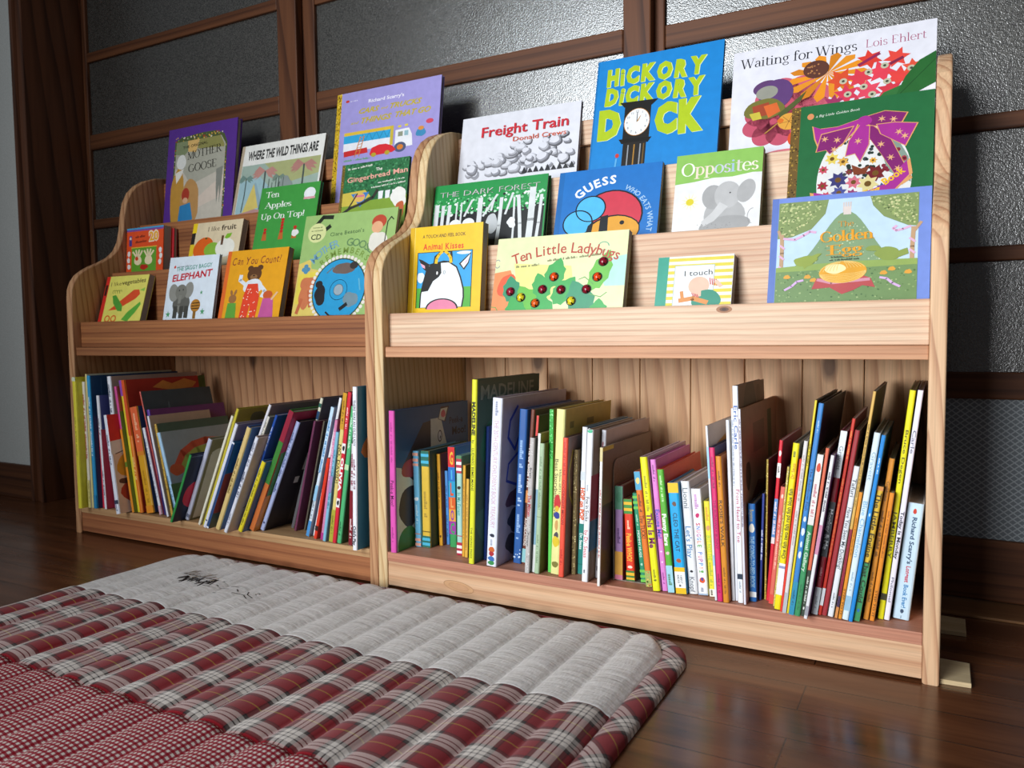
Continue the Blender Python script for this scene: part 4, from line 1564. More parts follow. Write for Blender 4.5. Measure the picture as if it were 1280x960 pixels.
def d_wings(A, w, h, root):
    A.rect(0, 0, w, h, 'd9d9e2')
    A.tf(1, .86)
    A.serif('Waiting for Wings', 1.3, 3.5, 17.4, 1.9, '24232b', 0, fat=1.0)
    A.serif('Lois Ehlert', w - 9.6, 3.3, 8.3, 1.5, '9c3a63', 0, fat=.75)
    def flower(cx, cy, r, n, c, seed):
        for i in range(n):
            a = 2 * math.pi * i / n + seed
            A.ell(cx + r * .62 * math.cos(a), cy + r * .62 * math.sin(a), r * .5, r * .42, c, -math.degrees(a), keep=True)
        A.ell(cx, cy, r * .6, r * .6, c, keep=True)
        A.k += 1
    flower(9.4, 12.6, 5.6, 9, 'c4596c', .2)
    flower(6.8, 14.8, 4.4, 8, 'b84a62', .5)
    A.ell(9, h - 1.0, 6.0, 3.0, 'cf6f7a')
    A.ell(14, h - .6, 4.0, 2.6, 'c4626e')
    for i in range(14):
        a = 2 * math.pi * i / 14
        A.poly([(14.6, 7.0), (14.6 + 5.2 * math.cos(a - .16), 7.6 + 3.9 * math.sin(a - .16)), (14.6 + 6.2 * math.cos(a), 7.8 + 4.6 * math.sin(a)), (14.6 + 5.2 * math.cos(a + .16), 7.6 + 3.9 * math.sin(a + .16))], ('d98a20', 'e08c1c', 'c97a18')[i % 3])
    for cx, cy, r, c in ((20.5, 5.6, 1.9, 'd23a2e'), (24.2, 6.0, 1.9, 'd8443a'), (16.6, 8.6, 2.2, 'cf4a28'), (19.2, 8.8, 2.0, 'd03848'), (22.2, 8.2, 2.2, 'd93e50'),
                         (24.6, 9.6, 2.0, 'd8403c'), (17.4, 11.6, 2.0, 'cc3450'), (20.4, 11.4, 2.1, 'd9455c'), (23.4, 11.8, 1.9, 'c83444'), (26.4, 8.2, 1.6, 'd8503a'),
                         (15.6, 12.8, 1.6, '9a2f5c'), (19, 13.6, 1.6, 'c23a52'), (22.6, 14, 1.6, 'cc4052')):
        A.star(cx, cy, r, r * .52, 6, c, cx * 40)
    for x0, y0, x1, y1, c in ((19.0, 6.4, 21.8, 4.8, '8a2450'), (23.4, 7.0, 25, 6.2, '7a2444')):
        A.line([(x0, y0), (x1, y1)], .5, c)
    for cx, cy in ((16.9, 9.0), (20.4, 8.0), (22.6, 7.2), (17.6, 11.6), (19.8, 10.6), (23.0, 10.2), (21.0, 12.2), (26.2, 8.4)):
        A.ell(cx, cy, .55, .55, 'b7b39a')
        A.ell(cx, cy, .22, .22, '3b4438')
    A.ell(12.9, 5.9, 1.9, 1.7, '5a3328')
    A.dots(11.6, 4.9, 14.2, 7.0, 16, .12, .16, ['b37a4a'], 3, lambda x, y: (x - 12.9) ** 2 + (y - 5.9) ** 2 < 2.0)
    A.poly([(21, 14.2), (22.6, 12.2), (25, 11.2), (27.5, 12.5), (26, 14.5)], '2f6a34')
    A.poly([(w - .02, 5.9), (w - 2.2, 7.2), (w - 4.0, 9.8), (w - 5.4, 13.6), (w - 3.2, 13.4), (w - .02, 11.6)], '25602c')
    A.line([(w - .1, 7.4), (w - 4.6, 12.8)], .1, '17441f')
    A.poly([(w - 6, 14.8), (w - .02, 12.9), (w - .02, 14.4)], '2b5a2b')
    # butterfly patchwork
    A.ell(5.4, 8.0, 2.0, 1.4, '5a3a68', 12)
    A.ell(7.0, 9.6, 2.6, 3.0, '5b3a70', -20)
    A.ell(5.6, 9.0, 1.7, 1.3, '8f8f84', 10)
    A.blob(5.3, 12.2, 3.0, 2.1, '6e6a2c', 3, .08)
    A.poly([(3.4, 11.4), (6.0, 10.9), (6.2, 13.4), (3.8, 13.6)], '9a3f24')
    A.poly([(5.2, 11.6), (7.2, 11.2), (7.8, 13.0), (6.0, 14.0)], 'd0622a')
    A.poly([(3.0, 12.8), (4.6, 12.6), (5.0, 14.0), (3.6, 14.2)], 'c0b23c')
    A.poly([(7.4, 13.6), (11.6, 9.8), (10.8, 11.6), (8.0, 14.4)], '4c5528')
    A.ell(9.2, 15.2, 1.7, 1.6, 'd69a3a')
    for a in (20, 70, 130, 190, 250, 310):
        A.line([(9.2, 15.2), (9.2 + 1.5 * math.cos(math.radians(a)), 15.2 - 1.4 * math.sin(math.radians(a)))], .07, '7c4a1c', True)
    A.ell(7.9, 14.9, .5, .45, 'cf6a1c')
    A.line([(7.6, 15.2), (5.6, 17.0)], .18, 'b58a3a')
    A.ell(12.6, 13.9, 1.2, 1.0, '1e1d22', 30)
    A.dots(11.7, 13.2, 13.5, 14.6, 9, .12, .16, ['e0e0e4'], 4)
    A.ell(10.2, 18.6, 1.1, 1.5, 'cf4a1e')
    A.dots(9.6, 17.6, 10.9, 19.6, 8, .16, .2, ['241a18'], 6)


def d_guess(A, w, h, root):
    A.rect(0, 0, 1.0, h, '1a64a8')
    A.rect(1.0, 0, w, h, '1d6db8')
    A.tf(.97, .82)
    k = '10141c'
    A.ell(10.4, 10.6, 5.8, 5.6, k)
    A.ell(10.4, 10.6, 5.5, 5.3, 'c5384a')
    for cx, cy in ((6.6, 8.7), (4.4, 11.6)):
        A.ell(cx, cy, 2.85, 2.85, k)
        A.ell(cx, cy, 2.6, 2.6, '4db0e2')
    A.ring(6.6, 8.7, 2.72, 2.72, .22, k)
    A.ring(4.4, 11.6, 2.72, 2.72, .22, k)
    A.blob(11.0, 14.0, 4.9, 3.6, k, 2, .03)
    A.blob(11.1, 14.0, 4.6, 3.3, 'd89a34', 2, .03)
    A.poly([(8.6, 10.6), (10.0, 10.3), (10.2, 17), (8.4, 17)], k)
    A.poly([(6.4, 12.4), (7.4, 11.4), (6.9, 17), (5.8, 16)], k)
    A.ell(12.6, 12.2, .42, .45, k)
    A.arc('GUESS', 10.4, 11.6, 8.0, 141, 86, 1.75, 'e7e9ec', .03)
    A.arc('WHO EATS WHAT', 8.6, 12.6, 8.5, 63, -12, .95, '9fc0dc', .015)


def d_opposites(A, w, h, root):
    A.rect(0, 0, w, h, 'dcdcdc')
    A.poly([(0, 0), (0, 4.9), (3, 4.7), (6, 4.3), (9, 4.4), (12, 4.0), (w, 4.1), (w, 0)], '86b757')
    A.serif('Opposites', .9, 3.6, w - 1.5, 2.1, None, 0, 'L', ['eceae2', 'e6cfc0', 'e3d2c2', 'b9c4cc', 'c5bed2', '9fb9d0', 'cfc9c4', 'e6e3d4', 'ecdcd0'], 1.25)
    A.star(2.6, 8.0, 1.6, .55, 12, 'e2dfb4', 10)
    A.ell(2.6, 8.0, .62, .55, 'cfc02a')
    # plain sitting elephant in grey pencil tones
    A.blob(8.0, 10.6, 3.0, 2.8, 'a9a9a9', 4, .08)
    A.ell(6.2, 7.5, 1.7, 2.0, '9f9f9f', 10)
    A.ell(8.4, 7.3, 2.0, 2.2, 'b2b2b2')
    A.ell(11.2, 6.9, 1.3, 1.9, 'a6a6a6', -20)
    A.ell(8.2, 12.2, 3.9, 1.5, '9b9b9b', 5)
    A.poly([(7.3, 8.4), (6.2, 10.0), (4.6, 11.4), (4.9, 12.2), (6.6, 11.4), (8.6, 9.2)], 'c2c2c2')
    A.ell(8.8, 7.0, .12, .12, '333333')
    A.ring(12.4, 11.0, .8, 1.2, .08, '9a9a9a', 90, 260)
    A.dots(4, 11.8, 9.4, 13, 30, .06, .1, ['8a8a8a'], 5)
    A.ell(10.2, 13.2, .4, .4, 'c9b92c')


def d_egggreen(A, w, h, root):
    A.rect(0, 0, 1.3, h, '6a5228')
    A.dots(.05, .1, 1.25, h - .1, 200, .06, .16, ['b5923c', '3c2f18', '8a6c30'], 5)
    A.rect(1.3, 0, w, h, '24653a')
    A.tf(.94, .90)
    A.ell(2.9, 2.0, .5, .55, 'd08a5a')
    A.text('a Big Little Golden Book', 3.7, 2.3, 6.4, .45, 'dfe3da', 3, -.005, .3)
    # decorated egg with ribbons
    A.ell(10.9, 14.2, 6.6, 9.4, 'd8d8d6', n=44)
    ins = lambda x, y: ((x - 10.9) / 6.3) ** 2 + ((y - 14.2) / 9.0) ** 2 < 1
    A.dots(8, 6, 16, 14, 70, .18, .42, ['2b3a34', '3c4448', '24332c'], 8, lambda x, y: ins(x, y) and x < 13.5)
    A.poly([(12.6, 6.5), (15.4, 7.6), (17.0, 11), (17.4, 15.2), (14.2, 13.0), (13.2, 9)], '7f9488')
    A.dots(13, 8, 17, 14, 22, .3, .5, ['7c2436', '9c3a48'], 4, lambda x, y: ins(x, y))
    for x, y, r, c in ((6.4, 10.0, 1.1, 'd8c25a'), (8.0, 10.7, .9, 'd2a44a'), (5.2, 11.8, .8, 'c04a5c'), (7.4, 13.8, 1.5, '39386e'), (9.6, 14.4, 1.2, 'c96a7c'),
                       (5.2, 14.6, .9, '9c2a3c'), (12.6, 13.2, 1.5, '6e1f24'), (11.6, 14.9, 1.6, 'd4c68a'), (7.6, 16.0, 1.2, '4a4f8e'), (13.6, 15.8, .9, '3d4a86'),
                       (5.8, 16.4, .8, 'c04a5c'), (9.4, 16.4, .9, '8a3a6a'), (12.2, 11.0, .6, 'd8a23c'), (8.9, 12.6, .6, '7a2a34')):
        A.star(x, y, r, r * .6, 7, c, x * 30)
        A.ell(x, y, r * .3, r * .3, '6a4a1c')
    A.poly([(9.2, 11.4), (10.6, 12.2), (11.8, 11.8), (11.2, 13.2), (9.6, 13.2)], '7a3a22')
    mg, pk, gd = 'a02f8c', '7c2468', 'd59a62'
    def band(pts, c):
        A.poly(pts, gd)
        cx = sum(p[0] for p in pts) / len(pts)
        cy = sum(p[1] for p in pts) / len(pts)
        A.poly([(cx + (x - cx) * .93, cy + (y - cy) * .93) for x, y in pts], c)
    band([(11.2, 4.0), (14.6, 7.6), (17.6, 14.6), (16.2, 15.6), (13.2, 10), (10.4, 5.2)], pk)
    band([(3.4, 15.6), (9, 17.2), (14, 15.2), (17.2, 11.2), (17.6, 13.8), (14.6, 17.4), (9, 19.4), (3.8, 18)], mg)
    band([(10.4, 3.4), (7, 4.4), (4.4, 4.4), (3.2, 3.8), (3.6, 6.2), (4.4, 8.4), (7.6, 8.0), (9.6, 5.6)], mg)
    band([(4.6, 5.4), (9.4, 4.6), (8.0, 7.4), (6.0, 9.2), (5.4, 8.4), (3.9, 8.6)], pk)
    band([(11.0, 3.2), (13.6, 2.6), (16.8, 3.4), (15.8, 5.6), (13.2, 5.4), (11, 4.8)], pk)
    band([(12.4, 4.8), (15, 4.8), (18.2, 5.4), (16.6, 9.2), (15.2, 8.2), (13.0, 6.6)], mg)
    band([(10.2, 4.4), (11.6, 4.8), (11.6, 8.2), (10.4, 11.2), (9.6, 9.6), (8.2, 9.9), (8.6, 7.2)], mg)
    A.blob(10.8, 4.0, 1.0, .9, mg, 3, .05)
    for x, y in ((13.2, 4.0), (14.8, 4.3), (5.2, 6.4), (7.0, 6.8), (10.0, 7.4), (13.2, 8.4), (14.6, 10.8), (15.6, 6.6), (16.4, 7.4), (6.6, 8.4), (15.6, 12.8)):
        A.star(x, y, .62, .2, 6, 'dba878', x * 20)
    A.text('Book', 14.0, 15.4, 3.4, 1.1, 'e2b428', 37, .03)
    A.text('Egg', 11.2, 17.1, 2.4, 1.0, 'e2b428', 20, .03)


def d_ladybug(A, w, h, root):
    A.rect(0, 0, w, h, 'd6dcaa')
    A.poly([(0, 6), (3, 5.6), (4.5, 9), (3.2, 12.6), (0, 12.8)], 'dd8a54')
    A.blob(2.8, 8.4, 1.8, 2.2, 'da5a34', 3, .15)
    A.poly([(3.6, 4.5), (14, 5.4), (15, 10), (5, 12)], 'dcd884')
    A.poly([(18, 5), (w, 4), (w, 9), (20, 9)], 'a9d6c8')
    A.poly([(0, 15), (6, 12.5), (12, 14), (w, 12.6), (w, h), (0, h)], 'c6d672')
    g1, g2, g3 = '37a04c', '2c8a62', '62b23e'
    A.tf(.98, .88, -1.5, 0)
    def leaf(cx, cy, rx, ry, c, rot):
        n = 18
        pts = []
        for i in range(n):
            a = 2 * math.pi * i / n
            k = 1.0 + (.14 if i % 2 else -.02)
            if i == 0:
                k = 1.35
            x, y = rx * k * math.cos(a), -ry * k * math.sin(a)
            c_, d_ = math.cos(math.radians(rot)), math.sin(math.radians(rot))
            pts.append((cx + x * c_ + y * d_, cy - x * d_ + y * c_))
        A.poly(pts, c)
    leaf(5.2, 10.4, 2.2, 1.6, g2, 100)
    leaf(8.4, 12.6, 2.6, 2.0, g3, 120)
    leaf(10.8, 10.0, 2.2, 1.6, g1, 110)
    leaf(13.0, 7.6, 2.4, 1.7, g1, 75)
    leaf(14.8, 11.0, 2.5, 1.7, g1, 55)
    leaf(18.0, 12.6, 3.0, 2.2, g2, 115)
    leaf(21.0, 7.6, 3.2, 1.6, g3, 70)
    leaf(21.2, 15.0, 1.9, 1.5, g1, 90)
    leaf(11.4, 15.0, 3.2, 2.0, g1, 100)
    leaf(6.4, 14.6, 2.4, 1.8, g1, 110)
    for p in ([(0.6, 13.4), (2.4, 13.6), (3.6, 15.6)], [(17.4, 8.8), (18.4, 8.4), (20, 9.8)], [(19.4, 11.6), (21.4, 12.2), (22.4, 11.4)]):
        A.line(p, .14, '5c9a4a')
    A.ring(21.2, 2.8, .9, .8, .14, '6fb59c', 0, 300)
    A.ring(1.9, 5.0, .5, .8, .12, '9c9cb4', 40, 330)
    A.tf()
    A.arc('Ten Little Ladybugs', 12.4, 30.2, 27.0, 109.5, 69.5, 1.75, 'b04032', .008)
    A.tf(.98, .88, -1.5, 0)
    A.marks(5.6, 6.0, 4.2, .45, '7d7a52', 5, 3)
    A.marks(11.4, 5.1, 9.4, .45, '7d7a52', 6, 4)
    for x, y, c, spot in ((21.4, 5.7, '7c1426', 0), (20.6, 8.5, 'cf4216', 1), (12.9, 8.1, 'd64a18', 1), (11.0, 10.4, '7c1426', 0), (14.4, 10.6, '7c1426', 0),
                          (18.9, 10.7, '7c1426', 0), (16.4, 12.8, 'd6c22a', 1), (9.9, 13.0, 'cf5a1c', 1), (7.1, 11.8, 'd6c22a', 1), (5.0, 10.6, '8c1830', 0)):
        X, Y = A.ox + x * A.sx, A.oy + y * A.sy
        bm = bmesh.new()
        sl = {c: 0, '15110f': 1}
        R = .0074
        rows = []
        for j in range(6):
            ph = math.pi / 2 * j / 5
            rows.append([bm.verts.new((X / 100 + R * math.cos(ph) * math.cos(2 * math.pi * i / 16), -.0006 - R * .72 * math.sin(ph), (h - Y) / 100 + R * math.cos(ph) * math.sin(2 * math.pi * i / 16))) for i in range(16)])
        for j in range(5):
            for i in range(16):
                f = bm.faces.new([rows[j][i], rows[j][(i + 1) % 16], rows[j + 1][(i + 1) % 16], rows[j + 1][i]])
                sp = (j in (1, 2) and i % 4 == 1) or (j == 0) or (j < 3 and i in (6, 7, 8, 9))
                f.material_index = 1 if sp else 0
        o = new_obj('ladybug_dome', bm, [ink(k, 0.12) for k in sl], root, smooth=True)
        if not spot:
            o['label'] = 'dark red raised ladybird'
        A.ell(x, y, .9, .9, '1d2a1c')


def d_itouch(A, w, h, root):
    A.rect(0, 0, 1.7, h, '3b9a84')
    A.rect(1.7, 0, w, h, 'dfe0da')
    for i in range(12):
        y = .3 + i * 1.0
        A.rect(1.7, y, w - .05, y + .5, 'd6c84e')
    A.tf(.87, .74)
    A.rect(3.1, 2.0, w - 1.4, h - .5, '9fb4b4')
    A.rect(3.2, 2.1, w - 1.5, h - .5, 'e0e4e6')
    A.text('I touch', 4.9, 4.3, 4.8, 1.15, '3a3636', 2, .002)
    A.ell(7.5, 6.4, 1.8, 1.9, 'ddb8a2')
    A.blob(8.9, 9.4, 2.4, 2.2, '3a8a74', 3, .06)
    A.poly([(6.8, 6.4), (7.9, 5.6), (8.0, 8.6), (6.9, 8.8)], 'ddb8a2')
    for k in range(4):
        A.line([(9.3 + k * .35, 4.9 + k * .1), (9.5 + k * .35, 6.2 + k * .1)], .18, 'c04a4c', True)
        A.line([(6.4 + k * .3, 7.9 + k * .1), (6.8 + k * .3, 8.8 + k * .1)], .16, 'c04a4c', True)
    A.k += 1
    A.line([(10.4, 5.6), (11.2, 6.6)], .7, 'ddb8a2')
    A.line([(4.4, 9.4), (6.6, 9.0), (9.0, 9.9)], .9, 'd08a4c')
    A.line([(4.6, 7.6), (4.9, 9.4)], .6, 'd08a4c')


def d_goldenegg(A, w, h, root):
    A.rect(0, 0, .9, h, '5b74b8')
    A.rect(.9, 0, w, h, '6d86cc')
    A.tf(.97, .82)
    l, r, t, b = 1.0, w - .9, .9, h - .4
    A.rect(l, t, r, b, 'b7cfe2')
    n = 24
    hill = [(r, 14)] + [(l + 1.6 + (r - l - 2.0) * i / n, 13.4 - 10.2 * math.exp(-((i / n - .47) / .27) ** 2)) for i in range(n, -1, -1)] + [(l, 14.0), (l, b), (r, b)]
    A.poly(hill, '7d9872')
    A.dots(5, 5, 17, 12, 120, .06, .14, ['a8bd92', 'c6d2ae', '6c8862'], 5, lambda x, y: y > 13.4 - 10.2 * math.exp(-(((x - l - 1.6) / (r - l - 2) - .47) / .27) ** 2) + .4)
    for x in (-.5, -.2, .1, .4):
        A.rect(10.2 + x, 1.6, 10.4 + x, 3.4, 'c9bcb6')
    A.rect(9.8, 2.4, 10.8, 3.8, 'd2c6c0')
    for cx, pts in ((0, [(l, t), (7.8, t), (7.4, 3.4), (5.6, 6.0), (3.0, 7.2), (l, 7.4)]), (1, [(13.2, t), (r, t), (r, 6.6), (18, 6.4), (15, 4.6), (13.6, 2.6)])):
        A.poly(pts, '7d8f5a')
        xs, ys = [p[0] for p in pts], [p[1] for p in pts]
        lim = (lambda x, y: x < 7.4 - (max(0, y - 2.4)) * .95) if cx == 0 else (lambda x, y: x > 13.4 + max(0, y - 1.6) * .95)
        A.dots(min(xs) + .2, min(ys) + .2, max(xs) - .2, max(ys) - .4, 230, .08, .2, ['a5b47a', '93a566', 'c6c791', '66784a', 'b3bd84'], 7 + cx, lim)
    for x0, x1 in ((1.6, 1.7), (18.7, 18.6)):
        A.line([(x0, 6.8), (x1, 10), (x1, b - .2)], .55, 'b49474')
        A.line([(x0, 7.6), (x0 + (.9 if x0 > 9 else -.5), 6.0)], .4, 'b49474')
        for k in range(4):
            A.line([(x1 - .3, 8.6 + k * 1.9), (x1 + .3, 9.2 + k * 1.9)], .32, 'd2a6c4', True)
        A.k += 1
    A.line([(1.9, 7.4), (3.4, 7.7), (4.6, 7.0), (5.4, 6.4), (6.2, 6.6)], .4, 'd3a8c8')
    A.line([(18.3, 6.6), (17.4, 7.0), (16.6, 7.2), (16.2, 6.8), (16.6, 6.4)], .36, 'd3a8c8')
    A.poly([(l, 12.6), (6, 12.2), (12, 12.0), (r, 12.0), (r, b), (l, b)], '8aa256')
    A.poly([(l, 13.4), (r, 13.0), (r, b), (l, b)], '6d8a58')
    A.dots(l + .1, 13.3, r - .1, b - .1, 240, .07, .16, ['5a7848', '86a068', '9fb27c', '4c6a42'], 9)
    for x, y in ((2.6, 14.3), (5.4, 14.4), (6.2, 15.0), (15.2, 14.2), (16.2, 13.6), (18.2, 14.2)):
        A.blob(x, y, .4, .4, 'd39a3c', 3, .2)
    A.blob(5.0, 11.6, 1.6, .9, '8a9a44', 2, .14)
    A.poly([(4.4, 11.4), (6.6, 10.4), (7.2, 10.4), (6.0, 11.8), (4.9, 13)], '8a9a44')
    A.blob(15.6, 11.0, 1.6, 1.1, '84964a', 5, .12)
    A.blob(13.8, 10.0, .9, .5, '84964a', 3, .1)
    A.poly([(16, 11), (18, 10.2), (18.2, 11.2), (16.8, 11.8)], '84964a')
    A.serif('The', 9.2, 5.9, 2.0, .9, 'd0943c', 2)
    A.serif('Golden', 6.9, 8.5, 6.9, 1.8, 'dc9a26', 2, fat=1.6)
    A.serif('Egg', 8.1, 10.8, 4.4, 1.7, 'dc9a26', 2, fat=1.6)
    A.marks(8.4, 11.3, 3.4, .3, '4c5a44', 3, 1)
    A.marks(8.2, 11.8, 3.8, .3, '4c5a44', 4, 1)
    A.poly([(6.0, 16.6), (6.6, 14.8), (8.6, 14.4), (12.4, 14.4), (13.6, 15.0), (14.2, 16.6), (12.6, 16.2), (11.4, 17), (10.0, 17.6), (8.4, 16.4)], 'b04a4c')
    A.line([(6.8, 15.0), (8.6, 15.6), (10.8, 15.4), (13.4, 15.2)], .5, 'c88a9c')
    A.ell(10.0, 13.8, 3.1, 1.9, 'd79b2c', 4)
    A.blob(9.0, 13.2, 1.3, .9, 'ecdca4', 4, .1)
    for k in range(6):
        A.ring(10.0, 13.8, 3.0 - k * .45, 1.8, .08, 'e8c878', 20, 170, 4)
        A.ring(10.0, 13.8, 3.0, 1.8 - k * .28, .08, 'e8c878', 190, 350, 4)
    for i in range(11):
        A.ring(2.2 + i * 1.6, b - .1, .9, .6, .14, 'bd8a5c', 0, 180)
    for x, s in ((2.4, 1), (17.2, -1)):
        A.line([(x, 16.6), (x + s * .9, 16.0), (x + s * 1.6, 15.2), (x + s * 2.4, 15.0)], .36, 'c9a8d2')


def d_redblue(A, w, h, root):
    A.rect(0, 0, w, h * .5, 'c03038')
    A.rect(0, h * .5, w, h, '3a5a9c')

# ------------------------------------------------------------------ books shown face out: left, front and floor of each, size, lean
DISP = """
goldenegg 0.6472 0.0487 0.425 0.2018 0.2114 0.01 14
itouch 0.4825 0.0494 0.427 0.1141 0.1334 0.016 16
ladybug 0.2012 0.0448 0.426 0.2331 0.1816 0.014 14
kisses 0.0206 0.0654 0.4245 0.1515 0.2104 0.018 6
opp 0.4867 0.1225 0.544 0.1341 0.1839 0.014 14
guess 0.2789 0.1231 0.5432 0.1831 0.1814 0.01 15
forest 0.0218 0.1307 0.5431 0.2352 0.1815 0.012 12
egggreen 0.6586 0.118 0.5439 0.1904 0.2425 0.012 16
freight 0.0337 0.2108 0.6591 0.2513 0.2064 0.008 11
hickory 0.3104 0.2017 0.6595 0.2259 0.2778 0.008 14
wings 0.5546 0.2068 0.6595 0.2942 0.2438 0.009 12
veg -0.8435 0.0409 0.427 0.1482 0.1642 0.016 16
eleph -0.6403 0.061 0.4239 0.1565 0.1982 0.007 11
count -0.4508 0.0448 0.426 0.1706 0.2006 0.014 14
moosecd -0.2488 0.0468 0.4255 0.2263 0.2614 0.012 14
twenty -0.849 0.134 0.5421 0.131 0.1607 0.022 4
fruit -0.6398 0.1259 0.5442 0.1584 0.1615 0.015 14
ten -0.4425 0.1273 0.5428 0.1688 0.2278 0.009 14
ginger -0.2183 0.1428 0.5416 0.1686 0.2516 0.006 10
mother -0.8232 0.2168 0.6593 0.2389 0.2962 0.014 7
wild -0.5749 0.2007 0.6598 0.2531 0.231 0.009 14
cars -0.2897 0.2178 0.659 0.2685 0.3039 0.01 8
"""
DG = {}
for ln in DISP.strip().splitlines():
    p = ln.split()
    DG[p[0]] = [float(v) for v in p[1:]]
DSP = [
    ('mother', '56308a', '4a2878', d_mother, 0, 'purple-bordered book with a pastel garden scene, leftmost on the top ledge'),
    ('wild', 'e6e5df', 'b6a48c', d_wild, 0, 'white-topped book with pink palm trees, beside the purple book on the top ledge'),
    ('cars', '9c94cf', 'c9a41e', d_cars, 0, 'tall lilac book with a lorry and red cars, right end of the left top ledge'),
    ('twenty', 'dd4f22', 'dd4f22', d_twenty, 1, 'small orange board book with a yellow 20 and white hands on green'),
    ('fruit', 'd9c8a6', 'e0c22a', d_fruit, 1, 'cream board book with an orange and a white apple'),
    ('ten', '3f9440', '357f38', d_ten, 0, 'green book with white three-line title and red apples, in front of the palm tree book'),
    ('ginger', '2c6a40', '6c5a24', d_ginger, 0, 'dark green leafy book with a pink title in front of the lilac lorry book'),
    ('veg', 'dfd868', 'cf2f26', d_veg, 1, 'yellow board book with carrot and pea pods and a red spine'),
    ('eleph', 'd9e4ee', '2c3c6a', d_elephant, 0, 'white book with a grey elephant and a red title'),
    ('count', 'dd9c1e', 'd9662a', d_count, 1, 'orange board book with a brown bear in red polka-dot trousers'),
    ('moosecd', '93b36c', 'a9b878', d_goosecd, 0, 'pale green book with a round blue disc in its cover'),
    ('freight', 'd6d7df', 'd6d7df', d_freight, 0, 'white book with red title above dark smoke clouds, on the top ledge'),
    ('hickory', '1c80c8', '1a6fae', d_hickory, 0, 'bright blue book with lime letters and a black longcase clock'),
    ('wings', 'd9d9e2', 'd9d9e2', d_wings, 0, 'large white book with red and pink flowers and a butterfly, top right'),
    ('forest', '1c8a42', '156a34', d_forest, 0, 'green and black book with white tree trunks behind the yellow cow book'),
    ('guess', '1d6db8', '1a64a8', d_guess, 1, 'blue book with overlapping circles, a big red one and a striped bee'),
    ('opp', '86b757', '86b757', d_opposites, 1, 'white board book with green top band and a grey elephant'),
    ('egggreen', '24653a', '6a5228', d_egggreen, 0, 'dark green book with a flowered egg tied in magenta ribbon'),
    ('kisses', 'e3b813', 'd0a513', d_kisses, 1, 'yellow board book with a black and white cow head'),
    ('ladybug', 'd6dcaa', 'c9cf9a', d_ladybug, 1, 'pale green wide book with raised ladybird domes on leaves'),
    ('itouch', 'dfe0da', '3b9a84', d_itouch, 1, 'small yellow-striped board book with a baby seen from behind'),
    ('goldenegg', '6d86cc', '5b74b8', d_goldenegg, 0, 'periwinkle-framed wide book with a green hill and a golden egg'),
]
DARK_EDGE = ink('5a463c', 0.8)
for key, front, spine, fn, board, lab in DSP:
    x, y, z, w, h, th, ang = DG[key]
    display_book(key, x, y, z, w, h, th, ang, front, spine, lab, fn, bool(board))
display_book('redblue', -0.849, 0.1576, 0.5416, 0.137, 0.156, 0.009, 4, 'b52a32', 'b52a32', 'red and blue board book mostly hidden behind the small orange 20 book', d_redblue, True)

